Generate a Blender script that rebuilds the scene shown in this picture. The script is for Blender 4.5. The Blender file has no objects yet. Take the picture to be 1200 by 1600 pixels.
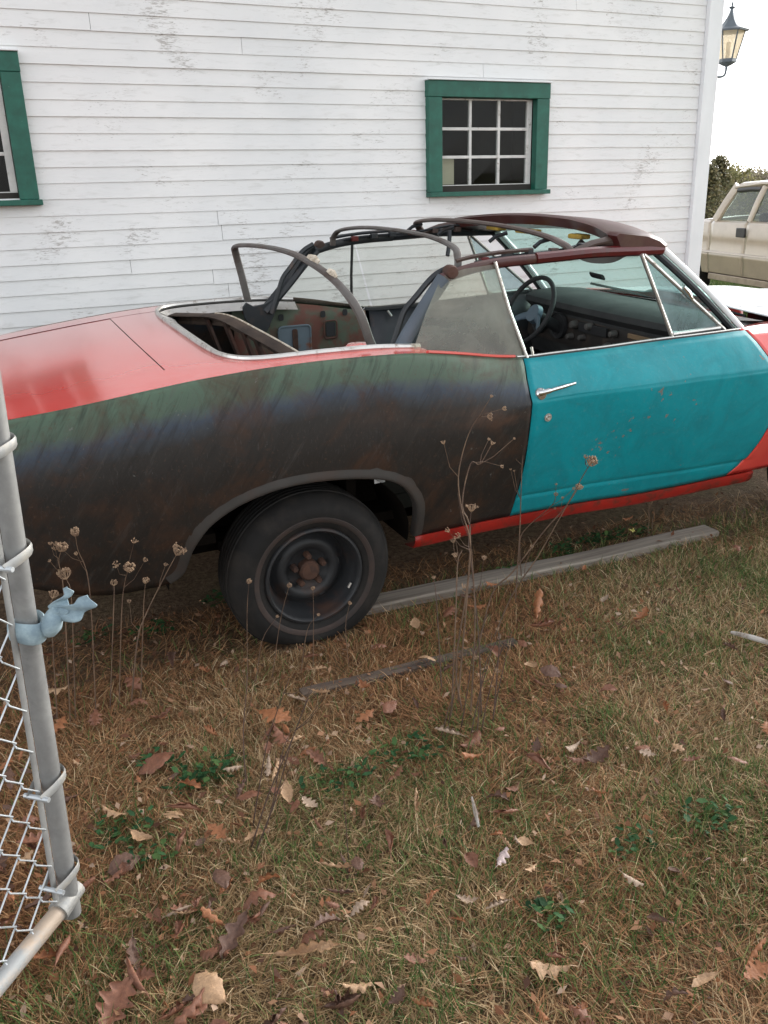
import bpy, math, random
import numpy as np
from mathutils import Vector, Matrix, noise as mnoise

random.seed(7)
rng = np.random.default_rng(11)
scene = bpy.context.scene
col = scene.collection
R_ = math.radians

# ------------------------------------------------------------------ camera
CAM = Vector((0.0, -2.9, 1.66))
AX = ((0.9080, -0.1660, 0.3848), (-0.4182, -0.2984, 0.8579), (-0.0276, -0.9399, -0.3403))
FPX = 1356.0
cd = bpy.data.cameras.new('camera')
cam = bpy.data.objects.new('camera', cd)
col.objects.link(cam)
cd.sensor_fit = 'VERTICAL'
cd.sensor_height = 24.0
cd.lens = 24.0 * FPX / 1600.0
cd.clip_start = 0.05
cd.clip_end = 6000
m = Matrix(((AX[0][0], -AX[0][1], -AX[0][2]), (AX[1][0], -AX[1][1], -AX[1][2]), (AX[2][0], -AX[2][1], -AX[2][2])))
cam.matrix_world = Matrix.Translation(CAM) @ m.to_4x4()
scene.camera = cam

def at(px, py, axis=2, val=0.0):
    """world point seen at photo pixel (1200x1600) on the plane axis=val"""
    v = (px - 600.0, py - 800.0, FPX)
    r = Vector([sum(AX[i][k] * v[k] for k in range(3)) for i in range(3)])
    t = (val - CAM[axis]) / r[axis]
    return CAM + r * t

# ------------------------------------------------------------------ sky, sun, exposure
SUN_EL, SUN_AZ = R_(24), R_(75)        # azimuth measured clockwise from +Y
w = bpy.data.worlds.new('World'); scene.world = w; w.use_nodes = True
nt = w.node_tree
bg = nt.nodes['Background']
sky = nt.nodes.new('ShaderNodeTexSky'); sky.sky_type = 'NISHITA'; sky.sun_disc = False
sky.sun_elevation = SUN_EL; sky.sun_rotation = SUN_AZ
sky.air_density = 1.0; sky.dust_density = 1.0; sky.ozone_density = 1.0
hs = nt.nodes.new('ShaderNodeHueSaturation'); hs.inputs['Saturation'].default_value = 0.18
nt.links.new(sky.outputs[0], hs.inputs['Color']); nt.links.new(hs.outputs[0], bg.inputs['Color'])
bg.inputs['Strength'].default_value = 0.15
sd = bpy.data.lights.new('sun', 'SUN'); sd.energy = 0.8; sd.angle = R_(40); sd.color = (1.0, 0.94, 0.86)
so = bpy.data.objects.new('sun', sd); col.objects.link(so)
sdir = Vector((math.sin(SUN_AZ) * math.cos(SUN_EL), math.cos(SUN_AZ) * math.cos(SUN_EL), math.sin(SUN_EL)))
so.location = (0, 0, 30)
so.rotation_euler = sdir.to_track_quat('Z', 'Y').to_euler()
scene.view_settings.view_transform = 'Standard'
scene.view_settings.look = 'None'
scene.view_settings.gamma = 1.0
scene.view_settings.exposure = 1.5
scene.cycles.max_bounces = 6; scene.cycles.diffuse_bounces = 3; scene.cycles.glossy_bounces = 3; scene.cycles.transmission_bounces = 4; scene.cycles.transparent_max_bounces = 12
scene.render.resolution_x = 768; scene.render.resolution_y = 1024

# ------------------------------------------------------------------ helpers
ORIG = {}

class MB:
    def __init__(s): s.v = []; s.f = []; s.uv = None
    def add(s, verts, faces):
        o = len(s.v); s.v.extend([tuple(p) for p in verts]); s.f.extend([tuple(i + o for i in f) for f in faces]); return s
    def box(s, a, b):
        (x0, y0, z0), (x1, y1, z1) = a, b
        vs = [(x0,y0,z0),(x1,y0,z0),(x1,y1,z0),(x0,y1,z0),(x0,y0,z1),(x1,y0,z1),(x1,y1,z1),(x0,y1,z1)]
        return s.add(vs, [(0,3,2,1),(4,5,6,7),(0,1,5,4),(1,2,6,5),(2,3,7,6),(3,0,4,7)])
    def grid(s, P, closed_v=False, closed_u=False):
        nu, nv = len(P), len(P[0]); vs = [p for r in P for p in r]; fs = []
        for i in range(nu - (0 if closed_u else 1)):
            for j in range(nv - (0 if closed_v else 1)):
                a = i * nv + j; b = i * nv + (j + 1) % nv; i2 = (i + 1) % nu
                fs.append((a, i2 * nv + j, i2 * nv + (j + 1) % nv, b))
        return s.add(vs, fs)
    def tube(s, pts, r, n=8, cap=True, flat=None, roll=None):
        pts = [Vector(p) for p in pts]; k = len(pts)
        rs = r if isinstance(r, (list, tuple)) else [r] * k
        up0 = Vector(roll) if roll else None
        rings = []; prev = None
        for i, p in enumerate(pts):
            t = (pts[min(i + 1, k - 1)] - pts[max(i - 1, 0)]).normalized()
            if up0 is not None:
                a = up0 - t * up0.dot(t)
                if a.length < 1e-4: a = t.orthogonal()
                a.normalize()
            elif prev is None: a = t.orthogonal().normalized()
            else:
                a = prev - t * prev.dot(t); a = a.normalized() if a.length > 1e-6 else t.orthogonal().normalized()
            prev = a; b = t.cross(a)
            fl = flat or (1, 1)
            rings.append([tuple(p + a * (math.cos(2*math.pi*j/n) * rs[i] * fl[0]) + b * (math.sin(2*math.pi*j/n) * rs[i] * fl[1])) for j in range(n)])
        o = len(s.v); s.grid(rings, closed_v=True)
        if cap:
            s.f.append(tuple(o + j for j in range(n))); s.f.append(tuple(o + (k - 1) * n + j for j in reversed(range(n))))
        return s
    def lathe(s, prof, c, axis='y', n=48, ph=0.0):
        """prof: list of (radius, along)"""
        c = Vector(c); rings = []
        for (r, h) in prof:
            ring = []
            for j in range(n):
                a = 2 * math.pi * j / n + ph
                if axis == 'y': p = (c.x + r * math.cos(a), c.y + h, c.z + r * math.sin(a))
                elif axis == 'z': p = (c.x + r * math.cos(a), c.y + r * math.sin(a), c.z + h)
                else: p = (c.x + h, c.y + r * math.cos(a), c.z + r * math.sin(a))
                ring.append(p)
            rings.append(ring)
        return s.grid(rings, closed_v=True)
    def prism(s, poly, d, axis):
        """extrude 3D polygon along a vector"""
        n = len(poly); d = Vector(d)
        vs = [tuple(p) for p in poly] + [tuple(Vector(p) + d) for p in poly]
        fs = [tuple(range(n)), tuple(range(2 * n - 1, n - 1, -1))]
        for i in range(n): fs.append((i, (i + 1) % n, n + (i + 1) % n, n + i)[::-1])
        return s.add(vs, fs)
    def build(s, name, mat, parent=None, origin=None, smooth=True, angle=35, solid=None, bevel=None, sub=0):
        top = parent
        while top is not None and top.parent is not None: top = top.parent
        o = Vector(ORIG[top.name]) if top is not None else Vector(origin or (0, 0, 0))
        me = bpy.data.meshes.new(name)
        me.from_pydata([(p[0] - o.x, p[1] - o.y, p[2] - o.z) for p in s.v], [], s.f)
        if s.uv:
            ul = me.uv_layers.new(name='UVMap')
            for l in me.loops: ul.data[l.index].uv = s.uv[l.vertex_index]
        me.validate()
        if smooth:
            me.polygons.foreach_set('use_smooth', [True] * len(me.polygons))
            me.set_sharp_from_angle(angle=R_(angle))
        me.update()
        if mat: me.materials.append(mat)
        ob = bpy.data.objects.new(name, me); col.objects.link(ob)
        if parent is not None: ob.parent = parent
        else: ob.location = o; ORIG[ob.name] = tuple(o)
        if bevel:
            b = ob.modifiers.new('bevel', 'BEVEL'); b.width = bevel; b.segments = 2; b.limit_method = 'ANGLE'; b.angle_limit = R_(40)
        if sub:
            b = ob.modifiers.new('sub', 'SUBSURF'); b.levels = sub; b.render_levels = sub
        if solid:
            b = ob.modifiers.new('solid', 'SOLIDIFY'); b.thickness = solid; b.offset = 0
        return ob

def thing(name, label, cat, loc, group=None):
    o = bpy.data.objects.new(name, None); col.objects.link(o); o.location = loc
    o.empty_display_size = 0.1
    ORIG[o.name] = tuple(loc); tag(o, label, cat, group); return o
def tag(o, label, cat, group=None):
    o['label'] = label; o['category'] = cat
    if group: o['group'] = group
    return o
def struct(o): o['kind'] = 'structure'; return o
def stuff(o): o['kind'] = 'stuff'; return o

def itp(x, pts):
    return float(np.interp(x, [p[0] for p in pts], [p[1] for p in pts]))
def sm(a, b, x):
    t = min(1, max(0, (x - a) / (b - a))); return t * t * (3 - 2 * t)
def spline(pts, n=6):
    """Catmull-Rom through 3D points"""
    P = [Vector(p) for p in pts]; P = [P[0] * 2 - P[1]] + P + [P[-1] * 2 - P[-2]]
    out = []
    for i in range(1, len(P) - 2):
        for k in range(n):
            t = k / n; a, b, c, d = P[i-1], P[i], P[i+1], P[i+2]
            out.append(0.5 * ((2*b) + (c-a)*t + (2*a-5*b+4*c-d)*t*t + (-a+3*b-3*c+d)*t*t*t))
    out.append(P[-2]); return out

# ------------------------------------------------------------------ materials
def newmat(name):
    m = bpy.data.materials.new(name); m.use_nodes = True
    return m, m.node_tree, m.node_tree.nodes['Principled BSDF']
def N(nt, t, **kw):
    n = nt.nodes.new(t)
    for k, v in kw.items(): setattr(n, k, v)
    return n
def noise_node(nt, vec, scale, detail=6, rough=.55, dist=0.0):
    n = N(nt, 'ShaderNodeTexNoise'); n.inputs['Scale'].default_value = scale; n.inputs['Detail'].default_value = detail
    n.inputs['Roughness'].default_value = rough; n.inputs['Distortion'].default_value = dist
    if vec is not None: nt.links.new(vec, n.inputs['Vector'])
    return n
def ramp(nt, fac, stops, interp='LINEAR'):
    r = N(nt, 'ShaderNodeValToRGB'); r.color_ramp.interpolation = interp
    while len(r.color_ramp.elements) < len(stops): r.color_ramp.elements.new(0.5)
    for e, (p, c) in zip(r.color_ramp.elements, stops):
        e.position = p; e.color = (*c, 1) if len(c) == 3 else c
    nt.links.new(fac, r.inputs[0]); return r
def mixc(nt, fac, a, b):
    m = N(nt, 'ShaderNodeMix', data_type='RGBA')
    for k, v in ((0, fac), (6, a), (7, b)):
        if isinstance(v, (int, float)): m.inputs[k].default_value = v
        elif isinstance(v, tuple): m.inputs[k].default_value = (*v, 1)
        else: nt.links.new(v, m.inputs[k])
    return m.outputs[2]
def coords(nt, stretch=(1, 1, 1), kind='Object'):
    tc = N(nt, 'ShaderNodeTexCoord'); mp = N(nt, 'ShaderNodeMapping'); mp.inputs['Scale'].default_value = stretch
    nt.links.new(tc.outputs[kind], mp.inputs['Vector']); return mp.outputs[0]
def bump(nt, b, h, strength, dist=0.002):
    n = N(nt, 'ShaderNodeBump'); n.inputs['Strength'].default_value = strength; n.inputs['Distance'].default_value = dist
    nt.links.new(h, n.inputs['Height']); nt.links.new(n.outputs[0], b.inputs['Normal'])
def pm(name, c, rough=.5, metal=0., c2=None, scale=6, lo=.45, hi=.62, bmp=0., bsc=60, coat=0., stretch=(1,1,1), var=.25, rough2=None):
    """painted / plain surface: base colour with fine variation and patches of c2"""
    m, nt, b = newmat(name); v = coords(nt, stretch)
    n1 = noise_node(nt, v, scale * .6, 5)
    dark = tuple(x * (1 - var) for x in c); light = tuple(min(1, x * (1 + var * .6)) for x in c)
    base = ramp(nt, n1.outputs[0], [(.3, dark), (.7, light)]).outputs[0]
    if c2:
        n2 = noise_node(nt, v, scale, 9, .65, .3)
        f = ramp(nt, n2.outputs[0], [(lo, (0,0,0)), (hi, (1,1,1))]).outputs[0]
        base = mixc(nt, f, base, c2)
        if rough2 is not None:
            mr = N(nt, 'ShaderNodeMapRange'); nt.links.new(f, mr.inputs[0]); mr.inputs[3].default_value = rough; mr.inputs[4].default_value = rough2
            nt.links.new(mr.outputs[0], b.inputs['Roughness'])
    nt.links.new(base, b.inputs['Base Color'])
    if not (c2 and rough2 is not None): b.inputs['Roughness'].default_value = rough
    b.inputs['Metallic'].default_value = metal
    b.inputs['Coat Weight'].default_value = coat; b.inputs['Coat Roughness'].default_value = .12
    if bmp: bump(nt, b, noise_node(nt, v, bsc, 4).outputs[0], bmp)
    return m
def glassmat(name, tint=(.9,.95,.93), dirt_or_glare=(.5,.5,.45), amount=.1, rough=.02, dscale=6, spread=.25, ior=1.45):
    """thin pane: tinted see-through, mirror reflection, a film of dirt"""
    m, nt, b = newmat(name); nt.nodes.remove(b); out = nt.nodes['Material Output']
    tr = N(nt, 'ShaderNodeBsdfTransparent'); tr.inputs[0].default_value = (*tint, 1)
    gl = N(nt, 'ShaderNodeBsdfGlossy'); gl.inputs['Roughness'].default_value = rough
    fr = N(nt, 'ShaderNodeFresnel'); ge = N(nt, 'ShaderNodeNewGeometry'); mv = N(nt, 'ShaderNodeMapRange')
    mv.inputs[3].default_value = ior; mv.inputs[4].default_value = 1 / ior; nt.links.new(ge.outputs['Backfacing'], mv.inputs[0]); nt.links.new(mv.outputs[0], fr.inputs[0])
    m1 = N(nt, 'ShaderNodeMixShader'); nt.links.new(fr.outputs[0], m1.inputs[0]); nt.links.new(tr.outputs[0], m1.inputs[1]); nt.links.new(gl.outputs[0], m1.inputs[2])
    df = N(nt, 'ShaderNodeBsdfDiffuse'); df.inputs[0].default_value = (*dirt_or_glare, 1)
    tl = N(nt, 'ShaderNodeBsdfTranslucent'); tl.inputs[0].default_value = (*dirt_or_glare, 1)
    ml = N(nt, 'ShaderNodeMixShader'); ml.inputs[0].default_value = .5; nt.links.new(df.outputs[0], ml.inputs[1]); nt.links.new(tl.outputs[0], ml.inputs[2])
    n = noise_node(nt, coords(nt), dscale, 8, .6, .4)
    rp = ramp(nt, n.outputs[0], [(.3, (max(0, amount - spread),) * 3), (.7, (min(1, amount + spread),) * 3)])
    m2 = N(nt, 'ShaderNodeMixShader'); nt.links.new(rp.outputs[0], m2.inputs[0]); nt.links.new(m1.outputs[0], m2.inputs[1]); nt.links.new(ml.outputs[0], m2.inputs[2])
    nt.links.new(m2.outputs[0], out.inputs[0]); return m

def clapboard_mat():
    m, nt, b = newmat('white_clapboard_paint'); v = coords(nt)
    vs = coords(nt, (1.0, 1.0, 5.0))
    broad = noise_node(nt, v, 1.3, 5).outputs[0]
    c = ramp(nt, broad, [(.3, (.73, .735, .735)), (.7, (.85, .84, .825))]).outputs[0]
    grime = noise_node(nt, vs, 7.0, 9, .7, .5).outputs[0]
    c = mixc(nt, ramp(nt, grime, [(.54, (0,0,0)), (.74, (.5,.5,.5))]).outputs[0], c, (.50, .49, .46))
    peel = noise_node(nt, vs, 22.0, 8, .7, .8).outputs[0]
    area = noise_node(nt, v, 2.3, 3).outputs[0]
    mu = N(nt, 'ShaderNodeMath', operation='MULTIPLY'); nt.links.new(peel, mu.inputs[0]); nt.links.new(area, mu.inputs[1])
    f = ramp(nt, mu.outputs[0], [(.325, (0,0,0)), (.39, (.8,.8,.8))]).outputs[0]
    c = mixc(nt, f, c, (.36, .335, .31))
    nt.links.new(c, b.inputs['Base Color']); b.inputs['Roughness'].default_value = .62
    bump(nt, b, mixc(nt, .5, peel, grime), .35, .004)
    return m

def quarter_mat():
    m, nt, b = newmat('weathered_quarter_paint')
    tc = N(nt, 'ShaderNodeTexCoord'); sp = N(nt, 'ShaderNodeSeparateXYZ'); nt.links.new(tc.outputs['UV'], sp.inputs[0])
    v = coords(nt); n1 = noise_node(nt, v, 7, 8, .65).outputs[0]; n2 = noise_node(nt, coords(nt, (1, 1, .45)), 16, 6, .6).outputs[0]
    a = N(nt, 'ShaderNodeMath', operation='MULTIPLY_ADD'); nt.links.new(n1, a.inputs[0]); a.inputs[1].default_value = .09; nt.links.new(sp.outputs[1], a.inputs[2])
    a2 = N(nt, 'ShaderNodeMath', operation='MULTIPLY_ADD'); nt.links.new(n2, a2.inputs[0]); a2.inputs[1].default_value = .03; nt.links.new(a.outputs[0], a2.inputs[2])
    s = N(nt, 'ShaderNodeMath', operation='SUBTRACT'); nt.links.new(a2.outputs[0], s.inputs[0]); s.inputs[1].default_value = .06
    mr = N(nt, 'ShaderNodeMapRange'); nt.links.new(s.outputs[0], mr.inputs[0]); mr.inputs[1].default_value = 0; mr.inputs[2].default_value = .5
    c = ramp(nt, mr.outputs[0], [(0, (.075, .118, .080)), (.15, (.066, .098, .070)), (.20, (.055, .070, .076)), (.24, (.040, .052, .072)), (.30, (.034, .039, .047)), (.38, (.026, .023, .021)), (.7, (.023, .0195, .017)), (1, (.021, .0175, .015))]).outputs[0]
    rust = noise_node(nt, v, 4.2, 9, .7, .6).outputs[0]
    c = mixc(nt, ramp(nt, rust, [(.48, (0,0,0)), (.68, (.8,.8,.8))]).outputs[0], c, (.058, .028, .016))
    band = ramp(nt, mr.outputs[0], [(.36, (0,0,0)), (.46, (1,1,1)), (.62, (0,0,0))]).outputs[0]
    xr_ = N(nt, 'ShaderNodeMapRange'); nt.links.new(sp.outputs[0], xr_.inputs[0]); xr_.inputs[1].default_value = 1.0; xr_.inputs[2].default_value = 1.8; xr_.inputs[4].default_value = .8
    mb1 = N(nt, 'ShaderNodeMath', operation='MULTIPLY'); nt.links.new(band, mb1.inputs[0]); nt.links.new(xr_.outputs[0], mb1.inputs[1])
    mb2 = N(nt, 'ShaderNodeMath', operation='MULTIPLY'); nt.links.new(mb1.outputs[0], mb2.inputs[0]); nt.links.new(ramp(nt, noise_node(nt, coords(nt, (.6, 1, 1.6)), 6, 8, .65).outputs[0], [(.4, (0,0,0)), (.62, (1,1,1))]).outputs[0], mb2.inputs[1])
    c = mixc(nt, mb2.outputs[0], c, (.095, .050, .032))
    scr = noise_node(nt, coords(nt, (9, 1, 2)), 14, 6, .7).outputs[0]
    c = mixc(nt, ramp(nt, scr, [(.58, (0,0,0)), (.72, (.30,.30,.30))]).outputs[0], c, (.10, .095, .09))
    mpr = N(nt, 'ShaderNodeMapping'); mpr.inputs['Rotation'].default_value = (0, -.6, 0); nt.links.new(coords(nt), mpr.inputs['Vector'])
    mps = N(nt, 'ShaderNodeMapping'); mps.inputs['Scale'].default_value = (9, 1, 1); nt.links.new(mpr.outputs[0], mps.inputs['Vector'])
    wp = noise_node(nt, mps.outputs[0], 4.0, 8, .7, .5).outputs[0]
    c = mixc(nt, ramp(nt, wp, [(.50, (0,0,0)), (.66, (.55,.55,.55))]).outputs[0], c, (.014, .012, .011))
    c = mixc(nt, ramp(nt, wp, [(.30, (.35,.35,.35)), (.42, (0,0,0))]).outputs[0], c, (.075, .068, .062))
    pit = noise_node(nt, v, 75, 5, .65).outputs[0]
    c = mixc(nt, ramp(nt, pit, [(.60, (0,0,0)), (.70, (.5,.5,.5))]).outputs[0], c, (.085, .048, .030))
    chip = noise_node(nt, v, 19, 8, .75, .9).outputs[0]
    c = mixc(nt, ramp(nt, chip, [(.655, (0,0,0)), (.675, (.6,.6,.6))]).outputs[0], c, (.15, .145, .135))
    nt.links.new(c, b.inputs['Base Color'])
    r = ramp(nt, n1, [(.3, (.42,) * 3), (.7, (.62,) * 3)]).outputs[0]; nt.links.new(r, b.inputs['Roughness']); b.inputs['Specular IOR Level'].default_value = .27
    bump(nt, b, mixc(nt, .5, n2, wp), .22, .004)
    return m

def door_mat():
    m, nt, b = newmat('teal_door_paint'); v = coords(nt)
    n1 = noise_node(nt, v, 3, 6).outputs[0]
    c = ramp(nt, n1, [(.3, (.003, .235, .275)), (.7, (.005, .285, .33))]).outputs[0]
    ch = noise_node(nt, v, 34, 6, .6).outputs[0]; ar = noise_node(nt, v, 2.6, 3).outputs[0]
    mu = N(nt, 'ShaderNodeMath', operation='MULTIPLY'); nt.links.new(ch, mu.inputs[0]); nt.links.new(ar, mu.inputs[1])
    c = mixc(nt, ramp(nt, mu.outputs[0], [(.378, (0,0,0)), (.395, (.9,.9,.9))]).outputs[0], c, (.22, .17, .14))
    sc = noise_node(nt, coords(nt, (2, 1, 11)), 9, 6, .7, 1.5).outputs[0]
    c = mixc(nt, ramp(nt, sc, [(.68, (0,0,0)), (.74, (.35,.35,.35))]).outputs[0], c, (.25, .36, .36))
    bl = noise_node(nt, v, 5.5, 9, .7, .8).outputs[0]
    c = mixc(nt, ramp(nt, bl, [(.42, (0,0,0)), (.68, (.42,.42,.42))]).outputs[0], c, (.006, .12, .14))
    def streak(rot, sc, lo, hi, amt, colr):
        nonlocal c
        mp = N(nt, 'ShaderNodeMapping'); mp.inputs['Rotation'].default_value = (0, rot, 0); nt.links.new(coords(nt), mp.inputs['Vector'])
        m2 = N(nt, 'ShaderNodeMapping'); m2.inputs['Scale'].default_value = (16, 1, 1.1); nt.links.new(mp.outputs[0], m2.inputs['Vector'])
        c = mixc(nt, ramp(nt, noise_node(nt, m2.outputs[0], sc, 7, .72, .6).outputs[0], [(lo, (0,0,0)), (hi, (amt,) * 3)]).outputs[0], c, colr)
    streak(.5, 3.0, .66, .74, .5, (.20, .34, .35)); streak(-.25, 4.5, .68, .75, .4, (.02, .07, .08))
    dust = noise_node(nt, v, 60, 5, .7).outputs[0]
    c = mixc(nt, ramp(nt, dust, [(.55, (0,0,0)), (.8, (.22,.22,.22))]).outputs[0], c, (.22, .27, .26))
    nt.links.new(c, b.inputs['Base Color']); b.inputs['Specular IOR Level'].default_value = .3
    nt.links.new(ramp(nt, bl, [(.3, (.34,) * 3), (.7, (.58,) * 3)]).outputs[0], b.inputs['Roughness'])
    bump(nt, b, noise_node(nt, v, 2.8, 5, .55).outputs[0], .3, .025)
    return m

def grass_mat(name, stops, rough=.7, trans=.25):
    m, nt, b = newmat(name); g = N(nt, 'ShaderNodeNewGeometry')
    c = ramp(nt, g.outputs['Random Per Island'], stops).outputs[0]
    nt.links.new(c, b.inputs['Base Color']); b.inputs['Roughness'].default_value = rough
    b.inputs['Specular IOR Level'].default_value = .25
    tl = N(nt, 'ShaderNodeBsdfTranslucent'); nt.links.new(c, tl.inputs[0])
    mx = N(nt, 'ShaderNodeMixShader'); mx.inputs[0].default_value = trans
    nt.links.new(b.outputs[0], mx.inputs[1]); nt.links.new(tl.outputs[0], mx.inputs[2]); nt.links.new(mx.outputs[0], nt.nodes['Material Output'].inputs[0])
    return m

def ground_mat():
    m, nt, b = newmat('thatch_soil'); v = coords(nt)
    a = noise_node(nt, v, 1.1, 6).outputs[0]; f = noise_node(nt, v, 45, 8, .7).outputs[0]
    c = ramp(nt, f, [(.3, (.06, .040, .026)), (.5, (.14, .092, .058)), (.7, (.24, .17, .105))]).outputs[0]
    gr = ramp(nt, f, [(.3, (.035, .05, .02)), (.7, (.12, .14, .06))]).outputs[0]
    c = mixc(nt, ramp(nt, a, [(.5, (0,0,0)), (.68, (.55,.55,.55))]).outputs[0], c, gr)
    # beyond the yard the turf is yellow green
    sp = N(nt, 'ShaderNodeSeparateXYZ'); nt.links.new(v, sp.inputs[0])
    mr = N(nt, 'ShaderNodeMapRange'); nt.links.new(sp.outputs[0], mr.inputs[0]); mr.inputs[1].default_value = 5.2; mr.inputs[2].default_value = 7
    far = ramp(nt, noise_node(nt, v, 9, 7, .7).outputs[0], [(.3, (.10, .11, .035)), (.7, (.24, .22, .09))]).outputs[0]
    c = mixc(nt, mr.outputs[0], c, far)
    nt.links.new(c, b.inputs['Base Color']); b.inputs['Roughness'].default_value = .95
    b.inputs['Specular IOR Level'].default_value = .1
    bump(nt, b, f, .8, .02)
    return m

M = {}
M['clap'] = clapboard_mat()
M['trim'] = pm('white_trim_paint', (.80, .81, .82), .6, c2=(.45, .43, .40), scale=9, lo=.66, hi=.78, stretch=(1, 1, .4), var=.08, bmp=.2, bsc=40)
M['green'] = pm('green_window_paint', (.010, .105, .072), .5, c2=(.35, .42, .38), scale=30, lo=.69, hi=.74, var=.25, bmp=.2, bsc=50)
M['sash'] = pm('white_sash_paint', (.66, .65, .62), .6, c2=(.25, .21, .17), scale=22, lo=.58, hi=.70, var=.15)
M['pane'] = glassmat('window_pane', (.75, .78, .77), (.25, .25, .23), .02, .03, 9, .02, 1.3)
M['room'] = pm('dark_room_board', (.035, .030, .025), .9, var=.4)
M['card'] = pm('yellowed_card', (.62, .58, .42), .8, var=.12)
M['stone'] = pm('foundation_stone', (.26, .25, .23), .9, c2=(.12,.11,.1), bmp=.6, bsc=20)
M['roof'] = pm('roof_shingle', (.08, .08, .085), .9, var=.3)
M['quarter'] = quarter_mat()
M['teal'] = door_mat()
M['red'] = pm('faded_red_paint', (.70, .062, .050), .22, c2=(.66, .10, .085), scale=3, lo=.45, hi=.7, var=.10, coat=1.0)
M['redrock'] = pm('red_rocker_paint', (.30, .014, .009), .42, c2=(.07, .028, .018), scale=12, lo=.50, hi=.66, var=.2)
M['hood'] = pm('white_hood_paint', (.82, .83, .84), .25, var=.04, coat=.4)
M['stripe'] = pm('grey_hood_stripe', (.52, .54, .57), .3, var=.05, coat=.4)
M['chrome'] = pm('pitted_chrome', (.72, .72, .72), .22, 1.0, c2=(.30, .22, .17), scale=30, lo=.62, hi=.75, var=.08, rough2=.6)
M['bright'] = pm('dull_bright_trim', (.62, .60, .57), .34, .85, c2=(.22, .17, .13), scale=25, lo=.55, hi=.72, var=.12, rough2=.7)
M['black'] = pm('black_rubber', (.018, .018, .019), .75, var=.3)
M['under'] = pm('underbody_rust', (.010, .008, .0065), 1.0, var=.4); M['under'].node_tree.nodes['Principled BSDF'].inputs['Specular IOR Level'].default_value = .05
M['tyre'] = pm('weathered_tyre', (.0135, .0125, .0118), .8, c2=(.030, .025, .021), scale=9, lo=.45, hi=.75, var=.25, bmp=.2, bsc=60)
M['tyre'].node_tree.nodes['Principled BSDF'].inputs['Specular IOR Level'].default_value = .25
M['band'] = pm('dull_tension_band', (.33, .335, .33), .55, .3, c2=(.42, .40, .36), scale=20, var=.2)
M['ring'] = pm('brown_stained_sidewall', (.046, .029, .023), .8, c2=(.022, .020, .019), scale=10, lo=.4, hi=.7, var=.3)
M['rim'] = pm('rusty_steel_rim', (.021, .022, .024), .55, .1, c2=(.055, .029, .020), scale=7, lo=.52, hi=.72, var=.3, bmp=.15)
M['hub'] = pm('rusty_hub', (.075, .034, .020), .85, c2=(.035, .020, .015), scale=25, var=.4, bmp=.4)
M['lip'] = pm('worn_lip_with_highlight', (.044, .040, .037), .5, c2=(.05, .036, .03), scale=8, lo=.45, hi=.7, var=.25)  # worn edge, toned lighter than the panel to paint in the arch highlight
M['lipmetal'] = pm('bare_arch_lip', (.20, .19, .18), .5, .2, c2=(.11, .06, .04), scale=8, lo=.5, hi=.7, var=.25)
M['maroon'] = pm('maroon_frame_paint', (.070, .014, .013), .38, c2=(.085, .040, .024), scale=6, lo=.5, hi=.72, var=.3, bmp=.1, coat=.2)
M['maroonred'] = pm('maroon_side_rail_paint', (.105, .007, .008), .35, c2=(.06, .024, .02), scale=9, lo=.55, hi=.72, var=.3, coat=.2)
M['blackframe'] = pm('black_frame_paint', (.022, .025, .029), .42, c2=(.09, .055, .04), scale=9, lo=.56, hi=.75, var=.3, bmp=.1)
M['blueframe'] = pm('blue_grey_frame_paint', (.075, .095, .118), .45, c2=(.11, .07, .05), scale=10, lo=.58, hi=.76, var=.25, bmp=.1)
M['greybow'] = pm('grey_brown_bow', (.115, .105, .098), .5, .2, c2=(.06, .036, .026), scale=7, lo=.46, hi=.68, var=.3)
M['brownbow'] = pm('brown_bow', (.085, .058, .048), .45, c2=(.05, .022, .018), scale=8, lo=.45, hi=.7, var=.3)
M['glue'] = pm('cream_glue_residue', (.62, .55, .45), .85, c2=(.35,.28,.2), scale=40, var=.2)
M['rustpanel'] = pm('rusty_inner_metal', (.095, .042, .029), .8, c2=(.045, .033, .028), scale=8, lo=.45, hi=.65, var=.35, bmp=.2)
M['wellbrown'] = pm('brown_top_well_metal', (.075, .050, .036), .85, c2=(.035, .024, .019), scale=7, lo=.45, hi=.65, var=.3, bmp=.3)
M['innergreen'] = pm('green_inner_panel', (.068, .085, .056), .7, c2=(.115, .040, .026), scale=4.5, lo=.45, hi=.56, var=.3, bmp=.15)
M['innerblue'] = pm('blue_grey_stamping', (.11, .145, .17), .6, c2=(.17, .06, .025), scale=5, lo=.54, hi=.64, var=.3)
M['dash'] = pm('dusty_black_dash', (.021, .022, .023), .75, c2=(.052, .052, .050), scale=5, lo=.4, hi=.75, var=.3)
M['dashface'] = pm('dark_dash_face', (.028, .024, .021), .55, c2=(.075, .055, .04), scale=9, lo=.5, hi=.75, var=.3)
M['woodtrim'] = pm('tan_dash_strip', (.24, .16, .09), .5, var=.2, stretch=(1, 6, 1))
M['glovebox'] = pm('brown_glove_box', (.085, .035, .022), .6, var=.3)
M['knob'] = pm('dull_knob', (.14, .13, .12), .5, .4)
M['wheelblue'] = pm('blue_grey_steering_spoke', (.09, .13, .165), .5, .3)
M['visor'] = pm('sun_visor_vinyl', (.10, .095, .085), .75)
M['yellow'] = pm('yellow_foam_pad', (.46, .30, .05), .9, c2=(.15,.12,.05), scale=10)
M['wsglass'] = glassmat('green_windshield', (.60, .86, .80), (.45, .60, .56), .08, .02, 4, .05, 1.4)
M['ventglass'] = glassmat('vent_glass', (.60, .76, .76), (.50, .62, .66), .42, .03, 5, .25)  # pale blue film paints the bright reflected glare into the vent pane
M['qglass'] = glassmat('dusty_quarter_glass', (.84, .88, .78), (.68, .66, .56), .30, .06, 3, .24)
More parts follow.
